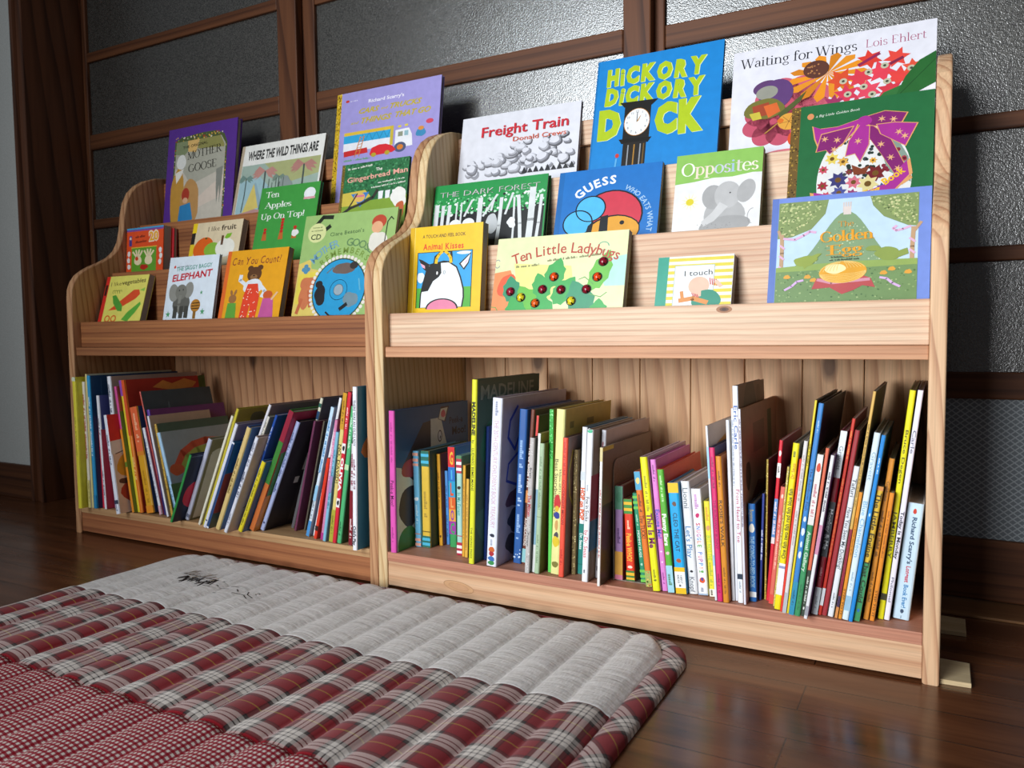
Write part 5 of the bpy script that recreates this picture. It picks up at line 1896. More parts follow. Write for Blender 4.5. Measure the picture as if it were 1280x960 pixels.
# ------------------------------------------------------------------ books standing in the lower bays: x, depth position, height, thickness, lean, depth
STAND = """
L1 -0.8226 -0.0227 0.2927 0.0120 -0.58 0.2000
L2 -0.8066 -0.0085 0.2822 0.0088 -1.24 0.2000
L3 -0.7971 -0.0067 0.2991 0.0057 -1.07 0.2200
L4 -0.7877 -0.0077 0.2958 0.0100 -1.67 0.2300
L5 -0.7769 0.0047 0.2046 0.0096 -1.31 0.1500
L6 -0.7604 -0.0020 0.2522 0.0089 -3.06 0.1800
L7 -0.7497 0.0143 0.1687 0.0151 -3.42 0.1500
L8 -0.7303 0.0122 0.2944 0.0119 -4.76 0.2314
L8b -0.6888 -0.0238 0.2143 0.0116 -8.08 0.2000
L9 -0.6703 0.0019 0.2763 0.0075 -9.67 0.2000
L10 -0.6621 0.0089 0.2895 0.0083 -9.14 0.2200
L11 -0.6530 0.0069 0.2897 0.0105 -8.90 0.1924
L12 -0.6334 0.0107 0.2314 0.0230 -10.94 0.1800
L15 -0.5976 0.0146 0.1895 0.0074 -14.27 0.1500
L14 -0.5877 0.0199 0.2705 0.0039 -14.75 0.1841
L17 -0.5833 0.0159 0.2279 0.0088 -11.84 0.2000
L18 -0.5660 0.0077 0.2174 0.0055 -13.79 0.1587
L19 -0.5428 0.0010 0.2010 0.0065 -12.72 0.1900
L20 -0.5249 -0.0017 0.1851 0.0088 -15.95 0.1900
L21 -0.5157 -0.0237 0.1573 0.0060 24.68 0.1400
L22 -0.5071 0.0055 0.1883 0.0107 24.46 0.1700
L23 -0.4447 -0.0135 0.2474 0.0061 25.03 0.1800
L23b -0.4333 -0.0117 0.2609 0.0064 24.11 0.2200
L24 -0.4172 -0.0239 0.2326 0.0078 25.18 0.2000
L25 -0.4060 -0.0256 0.1928 0.0064 24.82 0.1800
L26 -0.3810 -0.0254 0.2259 0.0109 24.94 0.2000
L28 -0.3694 -0.0099 0.2791 0.0061 27.06 0.2200
L29 -0.3596 -0.0141 0.2553 0.0053 27.34 0.2000
L30 -0.3474 -0.0343 0.2111 0.0081 26.12 0.1500
L31 -0.3343 -0.0102 0.2539 0.0055 25.12 0.2000
L32 -0.3266 -0.0182 0.1570 0.0100 26.27 0.1200
L34 -0.3126 -0.0021 0.2626 0.0121 25.69 0.2000
L35 -0.2966 0.0100 0.2389 0.0096 25.18 0.2000
L37 -0.2551 0.0515 0.2724 0.0065 17.99 0.2000
L36 -0.2352 0.0385 0.2237 0.0050 14.89 0.1800
L38 -0.2218 0.0508 0.2232 0.0038 14.78 0.1800
L39 -0.1841 0.0167 0.2563 0.0076 15.85 0.2000
L40 -0.1740 0.0244 0.2735 0.0061 15.42 0.2000
L41b -0.1586 0.0091 0.1575 0.0074 13.96 0.1200
L41 -0.1411 0.0087 0.2286 0.0068 10.49 0.1800
L42 -0.1313 0.0033 0.2070 0.0070 10.58 0.1700
L43 -0.1170 0.0046 0.2779 0.0092 8.79 0.2300
L44 -0.1070 0.0022 0.2802 0.0084 9.20 0.2300
L45 -0.0978 0.0040 0.2545 0.0096 9.23 0.2000
L46 -0.0694 0.0030 0.1854 0.0090 3.68 0.1500
L47 -0.0411 -0.0195 0.2887 0.0094 1.49 0.2400
R1 0.0275 -0.0002 0.2476 0.0121 0.22 0.2405
R2 0.0446 0.0501 0.1720 0.0124 -1.18 0.1400
R3 0.0579 0.0531 0.1728 0.0171 -0.22 0.1497
R4 0.0786 0.0754 0.1649 0.0072 -1.16 0.1400
R5 0.0862 0.0873 0.1336 0.0068 -0.93 0.1000
R6 0.1008 0.0757 0.1792 0.0146 -0.37 0.1400
R7 0.1406 0.0371 0.1716 0.0109 0.45 0.1400
R8a 0.1537 0.0327 0.1570 0.0053 1.66 0.1400
R8b 0.1603 0.0306 0.1348 0.0061 2.22 0.1200
R9 0.1853 0.0022 0.3044 0.0100 2.15 0.2253
R10 0.1961 0.0324 0.2252 0.0050 2.21 0.2000
R11 0.2180 0.0044 0.2755 0.0186 3.32 0.2425
R12 0.2490 0.0386 0.2557 0.0150 3.45 0.2000
R13 0.2645 0.0402 0.2559 0.0073 4.52 0.2000
R14b 0.2778 0.0323 0.2476 0.0040 4.93 0.1800
R14 0.2911 -0.0010 0.2157 0.0086 3.19 0.2000
R15 0.3003 0.0078 0.2221 0.0047 3.43 0.1700
R15b 0.3062 0.0034 0.2072 0.0085 3.26 0.1600
R16 0.3226 0.0190 0.2591 0.0069 1.26 0.2000
R17 0.3301 0.0126 0.2605 0.0155 2.83 0.1912
R18 0.3476 0.0044 0.2179 0.0091 2.53 0.1700
R19 0.3603 0.0249 0.1971 0.0074 1.71 0.1600
R20 0.3683 0.0318 0.2324 0.0086 2.35 0.1800
R21 0.3776 0.0357 0.2304 0.0063 2.33 0.1800
R22 0.3893 -0.0012 0.2332 0.0102 2.66 0.1800
R23 0.4000 0.0257 0.2301 0.0073 3.19 0.2000
R24 0.4191 -0.0112 0.2086 0.0045 1.62 0.2200
R26 0.4317 0.0298 0.1442 0.0129 0.14 0.1400
R27 0.4500 0.0307 0.1251 0.0137 -2.14 0.1200
R28 0.4724 0.0329 0.1351 0.0082 -5.88 0.1200
R29 0.4856 0.0181 0.1723 0.0096 -6.40 0.1400
R30 0.5000 0.0049 0.1966 0.0116 -5.91 0.1971
R31 0.5124 0.0111 0.1929 0.0088 -5.63 0.1771
R32 0.5223 0.0081 0.1795 0.0100 -5.59 0.1979
R33 0.5342 0.0081 0.1611 0.0158 -4.76 0.1300
R34 0.5506 0.0164 0.1634 0.0132 -4.71 0.1400
R35 0.5643 0.0175 0.1533 0.0144 -4.57 0.1300
R36 0.5803 0.0177 0.1369 0.0086 -4.06 0.1200
R37 0.5912 0.0048 0.2463 0.0031 -3.46 0.1800
R38 0.5950 0.0029 0.2164 0.0078 -3.50 0.1700
R39 0.6035 0.0014 0.2049 0.0082 -3.43 0.1800
R40 0.6124 0.0146 0.2544 0.0044 -2.27 0.2000
R40b 0.6173 0.0166 0.2707 0.0035 -1.79 0.2000
R41 0.6219 0.0097 0.3024 0.0077 -1.91 0.1799
R42 0.6310 0.0058 0.2712 0.0030 -2.07 0.2562
R43 0.6345 0.0233 0.1379 0.0102 -1.36 0.1200
R44 0.6454 0.0348 0.1512 0.0034 1.24 0.1300
R45 0.6516 0.0399 0.1989 0.0028 0.41 0.1800
R46 0.6549 0.0363 0.2274 0.0049 3.97 0.1700
R47 0.6603 0.0243 0.1654 0.0065 5.16 0.1400
R48 0.6677 0.0172 0.1949 0.0029 4.97 0.1600
R49 0.6711 0.0052 0.2291 0.0084 5.60 0.1700
R50 0.6800 -0.0005 0.2092 0.0028 6.22 0.1500
R51 0.6834 -0.0044 0.2343 0.0051 6.19 0.1700
R52 0.6890 -0.0028 0.2885 0.0028 6.40 0.2300
R53 0.6923 -0.0081 0.2852 0.0066 6.88 0.2619
R54 0.6995 -0.0096 0.2185 0.0076 7.00 0.1800
R55 0.7076 -0.0071 0.2272 0.0043 7.13 0.1800
R56 0.7123 -0.0147 0.2197 0.0044 8.01 0.1800
R57 0.7184 0.0076 0.2490 0.0081 7.72 0.1800
R58 0.7270 0.0089 0.2661 0.0040 8.26 0.1900
R59 0.7315 0.0089 0.2510 0.0062 8.50 0.1800
R60 0.7390 0.0082 0.2038 0.0070 8.27 0.1700
R61 0.7476 0.0064 0.3021 0.0035 7.95 0.2300
R62 0.7523 0.0053 0.1708 0.0041 7.71 0.1400
R63 0.7569 0.0045 0.2490 0.0078 7.97 0.1900
R64 0.7651 0.0009 0.2470 0.0049 8.20 0.1900
R65 0.7705 0.0063 0.1800 0.0074 8.20 0.1400
R66 0.7811 0.0179 0.2149 0.0065 7.32 0.1700
R67 0.7890 0.0159 0.1708 0.0055 7.03 0.1400
R68 0.7976 0.0288 0.3017 0.0071 6.15 0.2300
R69 0.8052 0.0283 0.3021 0.0065 6.43 0.2300
R70 0.8148 0.0379 0.1546 0.0196 5.54 0.1600
"""
SG = {}
for ln in STAND.strip().splitlines():
    p = ln.split()
    SG[p[0]] = [float(v) for v in p[1:]]
GL, GR = 'picture books in the lower left bay', 'picture books in the lower right bay'
FOIL = ['d8b84a', '3a2f16', 'f0dc8a']
BOOKS = [
    # key, spine, cover, spine printing, cover printing, label
    ('L1', 'd9cf3a', 'a89628', [('b', 0, .03, 'cfd8c0'), ('m', .3, .6, '8a8630', .3)], [], 'yellow book against the left side of the left bookcase, first in its row'),
    ('L2', 'dcd6c8', '8d7f2c', [('m', .1, .62, 'a8443a', .6), ('b', .78, 1, 'c9c07a'), ('m', .80, .95, '8c8448', .4)], [], 'thin white book with red lettering, second from the left bookcase side'),
    ('L3', 'd8cb8a', 'c9bc86', [], [], 'very thin cream book pressed against the cyan-spined one'),
    ('L4', '1f8fc4', '14304f', [('m', .16, .60, 'd5e6ee', .45), ('b', .9, 1, '2a7fb0')], [('l', '2d4a6a', .12, [(.12, .02), (.12, .98)])], 'tall navy book with a cyan spine near the left end'),
    ('L5', 'd62a44', 'a82036', [], [], 'short crimson book between the navy and a white-spined book'),
    ('L6', 'dfe2ea', '31386a', [('m', .2, .34, '4a5270', .4), ('m', .66, .9, '4a5270', .4)], [('r', 0, .3, 1, 1, '8d2a38'), ('r', .1, .55, .5, .75, '24202a')], 'white-spined book right of the short crimson one in the left bay'),
    ('L7', '8a4a78', '5b2a58', [], [], 'short plum-purple book right of the white spine next to the crimson one'),
    ('L8', 'e2e5ec', '8c7a70', [('m', .06, .36, '5a6276', .5), ('b', .4, .44, 'b4bac8')], [], 'tall white-spined book with a grey-brown cover in the left bay, behind the fruit book'),
    ('L8b', 'dde2ee', '9d8c7c', [('m', .2, .5, '6a7288', .45), ('b', .86, .9, '3b4258'), ('m', .9, .97, '6a7288', .4)],
     [('r', 0.0, 0, 1, .27, '9a2320'), ('p', 'b7aa98', [(0, .27), (1, .18), (1, .36), (0, .40)]), ('l', '3a2a22', .2, [(.05, .40), (.6, .26)]), ('o', .32, .52, .26, .16, 'c0701e', 3), ('o', .36, .80, .30, .17, '7c2a1e', 5), ('o', .12, .68, .07, .03, '3a241e', 4)],
     'book with watermelon, orange and fig on its cover, lower left bay'),
    ('L9', 'c8418a', '7a3a26', [('b', .34, 1, 'd98a2a'), ('b', .6, .64, '5a7a2a')], [('r', 0, .2, 1, 1, '4a5a24')], 'book with magenta-topped orange spine, behind the fruit book'),
    ('L10', 'd9c62a', '3d5226', [('b', 0, .12, '8a4aa8')], [], 'tall yellow-spined book with a purple top'),
    ('L11', 'd9761c', '7c2018', [('b', 0, .42, 'd0542a'), ('m', .58, .76, 'eed27a', .45)], [('p', 'b5622a', [(.35, .07), (.5, .02), (.62, .05), (.8, .015), (.97, .05), (.9, .09), (.6, .1)])], 'tall book with orange spine and dark red flame cover'),
    ('L12', 'cf9a26', '1c2a4c', [('b', 0, .42, 'd8643c'), ('m', .06, .34, 'eab08c', .35), ('b', .42, .46, 'd0802c'), ('m', .6, .9, 'a87a1c', .3), ('b', .93, 1, 'd88a2a')], [], 'thick short book, salmon above golden yellow on the spine'),
    ('L15', 'dcdfe8', '7a3a52', [('m', .12, .8, '8a94b0', .5), ('b', .9, 1, 'cfa4b4')], [], 'short thin white-spined book leaning left beside the salmon and gold one'),
    ('L14', 'c8584c', '2c363a', [('m', .4, .8, '9c3a3a', .5)], [('l', '46545a', .12, [(.2, .9), (.35, .1), (.5, .9)])], 'tall slate book with a thin coral spine in the left bay'),
    ('L17', '5b3a9a', '4c2450', [('b', .1, 1, '2f2a68')], [], 'purple book with a violet spine, widest of the left-leaning ones'),
    ('L18', 'e0e2ea', '8d7a68', [], [('m', 0, 0, 0, 0)], 'greige-covered book with a thin white spine leaning left'),
    ('L19', 'b8912c', '33463a', [('d', 0, 1, FOIL, 70)], [('o', .3, .7, .2, .25, '2a5a34', 4)], 'dark green book with gold foil spine in the left bay'),
    ('L20', '9cc4e0', '6f7a7c', [('m', .5, .9, '5f86a8', .5)], [('l', '7d8a3c', 1.5, [(.2, .42), (.3, .32), (.45, .26), (.6, .25), (.75, .27)]), ('l', 'a8402a', 1.5, [(.14, .40), (.24, .27), (.40, .19), (.58, .16), (.76, .18), (.92, .22)]), ('o', .12, .45, .09, .07, 'd8482a', 7), ('r', 0, .6, 1, 1, '3f5a34')],
     'grey book with pale blue spine and a red-orange arch on its cover'),
    ('L21', '2f8a44', '151d33', [], [('o', .42, .62, .34, .24, 'b01f33', 4), ('l', '5a6478', .08, [(.02, .03), (.98, .03)])], 'thin green-spined dark book with a red blot, first of the right-leaning ones'),
    ('L22', 'b9bdd2', '5f5d4c', [('b', .93, .97, '6d7288')], [('p', 'dcd8c4', [(.06, .18), (.30, .20), (.34, .98), (.06, .98)]), ('o', .2, .17, .13, .05, 'dcd8c4', 5), ('r', .34, .10, .48, .26, 'c85a34'), ('r', .36, .06, .46, .1, '8d2a20'), ('r', .34, .82, .44, .97, 'c8642a')],
     'lavender-spined book with a white column and red tip on its cover'),
    ('L23', 'ddd9c8', '8d8a6c', [], [], 'thin cream book paired with the thin mustard one'),
    ('L23b', 'c2b53a', '7a6f24', [], [('o', .25, .08, .08, .05, '4c4a2c', 4)], 'thin mustard-spined book, tallest where the right-leaning group starts'),
    ('L24', 'd9dbe8', '6c6470', [('e', .93, '3c425a', .28, .008)], [], 'white-spined book with a grey cover right of the thin mustard one'),
    ('L25', '27406a', '1d4a6c', [('b', 0, 1, 'd8dde8'), ('b', 0.02, .98, '2b4672')], [('p', '7a3322', [(0, .36), (1, .28), (1, .8), (0, .84)]), ('r', 0, .82, 1, 1, '3c4a3c')], 'blue book with a rust-brown patch, leaning right in the left bay'),
    ('L26', 'd2b97a', '26416a', [('m', .3, .66, '7a6434', .45)], [('l', '3f7a8c', .1, [(.02, 0), (.02, 1)])], 'tan-spined book with a blue cover leaning right'),
    ('L28', 'd5d4dc', '6f5c56', [], [('m', 0, 0, 0, 0)], 'tall thin white-edged book with brown-grey cover in the left bay'),
    ('L29', 'd8d4c8', '5c6254', [('m', .05, .3, '6c6c60', .5)], [], 'cream-spined recessed book left of the royal blue one'),
    ('L30', 'd4d7e4', '8a7a6e', [('m', .06, .3, '6a7088', .5), ('m', .36, .62, '4f566e', .6), ('m', .8, .92, '6a7088', .4)], [('l', '3a2c26', .14, [(.15, .75), (.6, .62)])], 'white-spined lettered book with a beige cover, mid left bay'),
    ('L31', '1f4a9c', '182f6a', [('m', .1, .3, 'd0d8e8', .4)], [('o', .3, .18, .12, .09, '9a7a4a', 3), ('o', .3, .18, .07, .05, '182f6a', 3), ('p', '1f6ab0', [(0, .62), (1, .36), (1, .5), (0, .72)]), ('r', 0, .72, .2, .92, 'c88a2a')], 'royal blue book with a tan ring on its cover'),
    ('L32', 'd6c62a', '27486c', [('m', .1, .9, '7a7220', .4)], [], 'short yellow-spined book leaning right before the royal blue one'),
    ('L34', 'b8402c', '2f5a2a', [('b', 0, 1, 'c2482e'), ('b', 0, .25, '8d2438'), ('b', .25, .6, '3c7a34'), ('b', .6, 1, 'c06a34')], [('p', '7c2034', [(0, 0), (1, 0), (1, .14), (0, .34)]), ('p', 'b0622a', [(0, .70), (1, .62), (1, 1), (0, 1)])], 'red, green and orange striped book leaning right'),
    ('L35', 'a3afd6', '1b1a1f', [('m', .1, .5, '5f6a94', .5), ('m', .56, .64, '4a5480', .5), ('e', .93, '3c4468', .25, .01)], [('r', .26, .30, .30, .46, 'c6c6cc'), ('r', .2, .52, .26, .58, 'b0a8b8'), ('r', .3, .62, .8, .96, '2c292c')], 'lavender-blue spined black book leaning right'),
    ('L37', 'd8d6c0', '4b4648', [('b', .04, .07, '2a5a4c'), ('b', .10, .16, '2a4a6c'), ('b', .18, 1, '5c5a5e')], [('m', 0, 0, 0, 0)], 'tall dark grey book with a white and green banded spine top'),
    ('L36', '6a3350', '55263c', [], [('o', .5, .5, .14, .2, '6c4a48', 4)], 'thin plum-red book leaning beside the black one'),
    ('L38', '5c5548', '37332a', [], [], 'thin dark olive-brown book right of the plum-red one'),
    ('L39', 'd3e2ee', '4a5a70', [('b', .0, .5, 'bcd8ec'), ('m', .1, .5, '3f7fb8', .6), ('b', .6, .72, '8fc0e0'), ('b', .88, 1, '4a90cc'), ('m', .72, .86, '4a5a70', .4)], [], 'blue and white spined book starting the upright group by the left bay end'),
    ('L40', 'e2e4e8', '5a5450', [], [], 'tall thin white-spined book behind the blue and white one'),
    ('L41b', 'd8381f', '7c2a1c', [('e', .08, 'd8381f', .4, .05), ('b', .84, .9, '3a2420')], [], 'short thin scarlet book between the blue-white and pink spines'),
    ('L41', 'cf7fa6', '8a3a62', [('m', .1, .5, 'e6c0d2', .4), ('b', .94, 1, 'a8327c')], [], 'pink-spined book among the upright ones by the left bay end'),
    ('L42', '7db8d2', '4c6a8c', [('m', .16, .7, '3c7894', .5), ('b', .4, .55, '9a86b8')], [], 'light blue spined book left of the gold and cream one'),
    ('L43', 'd9c878', '7a5c26', [('b', 0, .24, 'c8962c'), ('m', .05, .2, '6a4a1c', .4), ('t', 'NO, DAVID!', .34, .60, '3a2a1c', .5), ('b', .78, 1, 'a8a436'), ('m', .82, .94, '6a6a24', .4)], [], 'gold, cream and olive spined book left of the red one'),
    ('L44', 'd02438', '8a1a28', [('m', .1, .24, 'f0c8c8', .4), ('b', .335, .40, 'e8e4e4'), ('e', .367, '1c1a1c', .3, .018), ('t', 'OLIVIA', .43, .655, 'f2ecec', .6, 1, .5, .05), ('b', .70, .76, 'e8e4e4'), ('e', .73, '1c1a1c', .3, .018)], [], 'red-spined book with white capitals between two white squares, lower left bay'),
    ('L45', '4fae72', '2a4a2c', [('m', .08, .3, 'c8e2cc', .4), ('b', .42, .46, 'b8d8a8'), ('m', .84, .94, '1f5a38', .4)], [], 'green-spined book beside the red one near the left bay end'),
    ('L46', 'd9d2d6', '5a1c24', [('m', .1, .42, '8a2a44', .6), ('b', .46, 1, '7c1c28'), ('m', .74, .94, 'e0c8c8', .5)], [], 'dark red and white spined short book next to the last white one'),
    ('L47', 'e9ebf4', '1d5470', [('t', 'THERE WAS AN OLD LADY', .08, .36, '2a2c34', .42), ('m', .44, .62, '7a3a4a', .45), ('t', "Child's Play", .85, .97, '1c1c22', .45, 1, .5, .04)],
     [('o', .35, .36, .25, .12, '8a5a34', 3, .2), ('o', .6, .42, .16, .16, '8a7a5c', 5), ('r', .2, .62, 1, .86, '2a5a34'), ('o', .5, .55, .12, .04, 'b02a34', 4), ('o', .5, .9, .3, .02, 'b08a2c', 3)],
     'white-spined tall book with teal cover, last on the left shelf beside the posts'),
    # right bay
    ('R1', 'd955ae', '27405f', [('m', .08, .36, 'a83a86', .3), ('t', 'Peek-a Moo!', .49, .67, '5a1f4a', .45), ('m', .82, .92, 'a83a86', .35)],
     [('p', 'a89c92', [(.02, .40), (.3, .46), (.55, .44), (1, .42), (1, 1), (.02, 1)]), ('p', '2e2624', [(.08, .42), (.36, .12), (.56, .10), (.52, .44), (.22, .52)]), ('p', 'a89c92', [(.46, .10), (.60, .10), (.70, .36), (.66, .46), (.46, .46)]),
      ('p', '3a2c2a', [(.56, .11), (.60, 0.02), (.72, .02), (.66, .14)]), ('p', 'a89c92', [(.57, .11), (.60, .035), (.70, .03), (.65, .13)]), ('o', .635, .075, .03, .03, 'a44a54', 3), ('o', .585, .24, .03, .045, '241c1c', 2, .02), ('o', .585, .24, .022, .036, 'b4a89e', 2, .02), ('o', .59, .25, .006, .012, '1a1414', 2),
      ('o', .19, .43, .1, .07, '7c2c30', 3), ('o', .36, .48, .05, .06, '241c1c', 4, .03), ('o', .36, .48, .035, .045, 'b4a89e', 4, .03), ('t', 'Peek-a', .72, .16, .2, .05, '1a1f2c'), ('t', 'Moo!', .76, .25, .2, .06, '14181f'),
      ('o', .17, .70, .13, .14, '241c1f', 6), ('o', .62, .74, .12, .12, '241c1f', 7), ('o', .15, .96, .12, .12, '2c5a24', 3, .04)],
     'dark blue cow book with a hot pink spine beside the middle posts'),
    ('R2', '6fb8dc', '4a7a98', [('b', .02, .05, 'e6a894'), ('b', .08, .11, 'e6a894'), ('b', .13, .155, 'e6a894'), ('e', .5, 'e6eef0', .35, .02), ('m', .56, .76, 'c2e0ec', .35), ('b', .86, .87, 'c0806c'), ('b', .91, .94, 'e6a894'), ('b', .96, .99, 'e6a894')], [], 'small light blue book with pink stripes at both spine ends'),
    ('R3', 'd8b440', '25382a', [('b', 0, .16, '2a6a5c'), ('b', .03, .06, '4ab0d0'), ('b', .10, .13, '4ab0d0'), ('m', .42, .7, 'a88a3a', .4), ('b', .83, .84, '6a5a24'), ('b', .88, 1, '2a6a5c'), ('b', .90, .93, '4ab0d0'), ('b', .95, .98, '4ab0d0')], [], 'small thick yellow book with blue stripes at both spine ends'),
    ('R4', 'd79c2a', '6c2e1c', [('m', .2, .6, '8a5c1c', .4), ('e', .9, '5a3a1a', .25, .015)], [], 'thin orange-yellow recessed book with a rust cover'),
    ('R5', '4f8fd0', '35507c', [('m', .2, .5, '2c5688', .4), ('m', .6, .9, '2c5688', .4)], [], 'thin short blue book left of the block-letter book'),
    ('R6', '3a9a58', '3a5a8c', [('b', 0, .2, 'cf2f30'), ('u', 'G', .17, .12, 'e6b43a', .5), ('b', .2, .34, '2a6fc0'), ('u', 'I', .32, .09, '4fb0dc', .2), ('b', .34, .5, '2a9ac4'), ('u', 'L', .48, .12, 'd8542c', .45), ('b', .5, .62, 'd8602a'), ('u', 'L', .6, .09, 'e8a45c', .4),
                              ('b', .62, .74, 'e0a03a'), ('u', 'O', .73, .1, '8a3a9c', .5), ('b', .74, .87, '9a3a9c'), ('u', 'C', .86, .1, '3aa05c', .55)], [], 'book with big coloured block letters stacked down its spine'),
    ('R7', 'a6d2c8', '6a8a84', [('b', 0, .03, '5a8a5a'), ('b', .03, .06, 'b23a4a'), ('b', .06, .09, 'ece8e6'), ('b', .09, .12, 'b23a4a'), ('b', .12, .15, 'ece8e6'), ('b', .15, .175, 'b23a4a'), ('e', .32, '3a2c26', .3, .018), ('t', 'In My Forest', .37, .60, '3f9a94', .45),
                               ('b', .80, .81, 'b25a6a'), ('b', .87, .90, 'b22a44'), ('b', .90, .93, 'f0ecea'), ('b', .93, .955, 'b22a44'), ('b', .955, .98, 'f0ecea'), ('b', .98, 1, 'b22a44')], [], 'mint green book with red and white stripes at the spine ends'),
    ('R8a', 'dfa63a', '7a5a24', [('m', .2, .8, '9c702a', .4)], [], 'taller of two thin orange-yellow books right of the mint one'),
    ('R8b', 'e2b24a', '263a44', [('m', .2, .9, 'a87a34', .4)], [], 'shorter of two thin orange-yellow books left of the lime spine'),
    ('R9', 'dcdd2e', '243c30', [('t', 'MADELINE', .12, .30, '2a2c18', .45, 1, .5, .05), ('t', 'by', .325, .345, '4a4c24', .3), ('t', 'LUDWIG BEMELMANS', .37, .60, '3a3c20', .34), ('t', 'THE VIKING PRESS', .80, .97, '4a4c24', .26)],
     [('t', 'MADELINE', .06, .11, .84, .075, '5a6456'), ('o', .3, .35, .2, .15, '1c4a34', 3, .2), ('o', .45, .6, .25, .2, '1c3a3a', 6, .2), ('o', .25, .8, .2, .12, '2a4a3c', 8, .2)], 'tall lime yellow spined book with a dark green cover, rising highest on the right shelf'),
    ('R10', '22408a', '1c2f5c', [], [], 'thin navy book between the lime-spined and the wide white book'),
    ('R11', 'dfe3f0', '8a8794', [('m', .02, .10, '8a90a8', .3), ('t', "THE 20TH CENTURY CHILDREN'S BOOK TREASURY", .13, .77, 'c79aa8', .34, 1, .5, 0.0), ('e', .815, '2c3040', .25, .010, 5), ('m', .84, .87, '9aa0b4', .3), ('e', .90, 'c8642c', .28, .018, 3), ('e', .925, 'a82a34', .24, .016, 4), ('e', .955, '3a6ab0', .35, .014, 5), ('e', .98, '3a8a4c', .35, .012, 6)],
     [('l', '2c3a8a', .55, [(.22, .06), (.12, .14), (.10, .24), (.2, .32), (.26, .24)]), ('l', '2c3a8a', .45, [(.26, .34), (.12, .40), (.10, .5), (.24, .54)]), ('o', .22, .62, .1, .06, '4a3446', 3, .25), ('o', .24, .76, .1, .07, '2c3244', 5, .25), ('o', .25, .9, .12, .07, '38363c', 7, .25)],
     'widest white-spined book with faint pink lettering'),
    ('R12', '28599c', '1d3a66', [('m', .2, .38, '8fb0d8', .45), ('m', .42, .62, 'a8c2e0', .45), ('m', .68, .84, '8fb0d8', .45), ('d', .9, .98, ['c8dcf0'], 8)], [], 'wide blue-spined book with pale script lettering right of the big white one'),
    ('R13', '6a3424', '4f4a40', [('t', 'Three Little Pigs', .24, .50, 'e6e0dc', .6, 1, .5, .03), ('b', .52, .60, 'd0884c'), ('t', 'A.I.PUBLICATIONS', .70, .88, 'e0dcd6', .5), ('b', .90, .99, '8ac0c4')], [], 'brown-spined book with white lettering beside the wide blue one'),
    ('R14b', 'c8402c', '3c4a30', [('b', .0, .5, 'cf3a34'), ('b', .5, 1, 'd07a3c')], [], 'thin red-orange book recessed behind the grey mottled spine'),
    ('R14', 'b8b4b2', '2c2c2a', [('d', 0, 1, ['d6d4d2', '9a9694', 'c8c6c4'], 60), ('t', 'Brett', .22, .30, '4a4648', .34), ('t', 'The Mitten', .42, .58, 'b03a48', .5, 1, .5, .03), ('t', 'Putnam', .70, .80, '4a4648', .34)], [], 'grey mottled spine with small red lettering'),
    ('R15', '86aec4', '8a7f4a', [('b', 0, .4, 'dcdcd6'), ('b', .8, 1, 'd8dcda')], [], 'thin white and blue spined book left of the sage green one'),
    ('R15b', 'a3bc9a', '4a4424', [('m', .1, .5, '7a9274', .4), ('b', .56, .565, '7a9274'), ('m', .7, .92, '7a9274', .35)], [], 'sage green spined book with an olive cover'),
    ('R16', '5fc85a', '5c5a30', [('b', 0, .3, '22a032'), ('d', 0, .3, ['5fe070', '127a24', 'a0f0a0'], 60)], [], 'bright green spine with a glittery top left of the pale yellow book'),
    ('R17', 'dfdc92', '8a7a38', [('m', .36, .55, '8d8a5a', .22, 3, .72), ('t', 'Best Storybook Ever', .30, .66, '6a6640', .28, 1, .30), ('e', .56, 'c22a2c', .34, .05, 3), ('e', .60, 'd8b02c', .2, .02, 4), ('e', .64, '2c3a8c', .34, .02, 5), ('e', .70, 'c89a5c', .2, .03, 6), ('e', .77, '4a4650', .25, .03, 2), ('e', .80, 'd6bb2c', .36, .035, 7), ('e', .94, '7a7434', .33, .02, 8)],
     [('r', .1, .08, .18, .12, '5c5226'), ('r', .45, .08, .6, .12, '5c5226')], 'wide pale yellow spine with red, navy and yellow pictures at its foot'),
    ('R18', 'e0513c', '5f4a46', [('m', .03, .26, 'b8342c', .4), ('t', 'GOODNIGHT MOON', .30, .62, '8d2a28', .34), ('m', .8, .92, 'b8342c', .35)], [('l', '8a8038', .4, [(.12, .1), (.05, .25), (.08, .42), (.16, .5), (.2, .3)])], 'coral red spined book right of the wide pale yellow one'),
    ('R19', '7c6a44', '4a3c28', [('d', 0, 1, ['c2b27a', '4a3c24', '94824c', 'd6c890'], 120)], [], 'brown leaf-speckled spine left of the orange and teal lettered one'),
    ('R20', 'e4e8ee', '4a5c64', [('b', .30, .36, 'c8d2d8'), ('t', 'HOP on POP', .41, .63, 'd85c22', .78, 1, .5, .05), ('b', .655, 1, '187a72'), ('t', 'Dr. Seuss', .72, .83, 'd8ece8', .42, 1, .5, .03), ('b', .93, .935, '0f5a54')], [], 'spine white above teal with large orange lettering'),
    ('R21', '1d7aa0', '35607a', [('b', 0, .02, 'e4e8ee'), ('b', .12, .36, 'e4e8ee'), ('m', .16, .3, 'c04a54', .5), ('m', .42, .9, '9cd0e4', .7)], [], 'thin blue and white spine left of the white one with a green top'),
    ('R22', 'e8eaee', '6a5c4e', [('e', .012, '3ab082', .38, .012), ('m', .36, .40, '9aa4b0', .4), ('t', 'Fox in Socks', .44, .60, '33343a', .40), ('t', 'by Dr. Seuss', .66, .84, 'c8323c', .44, 1, .5, .01), ('m', .92, .94, '4a5060', .4)], [('r', 0, .3, 1, .6, '7c2438'), ('r', 0, .6, 1, .8, '2a5a7c')], 'white spine with a green dot at the top and red lettering low down'),
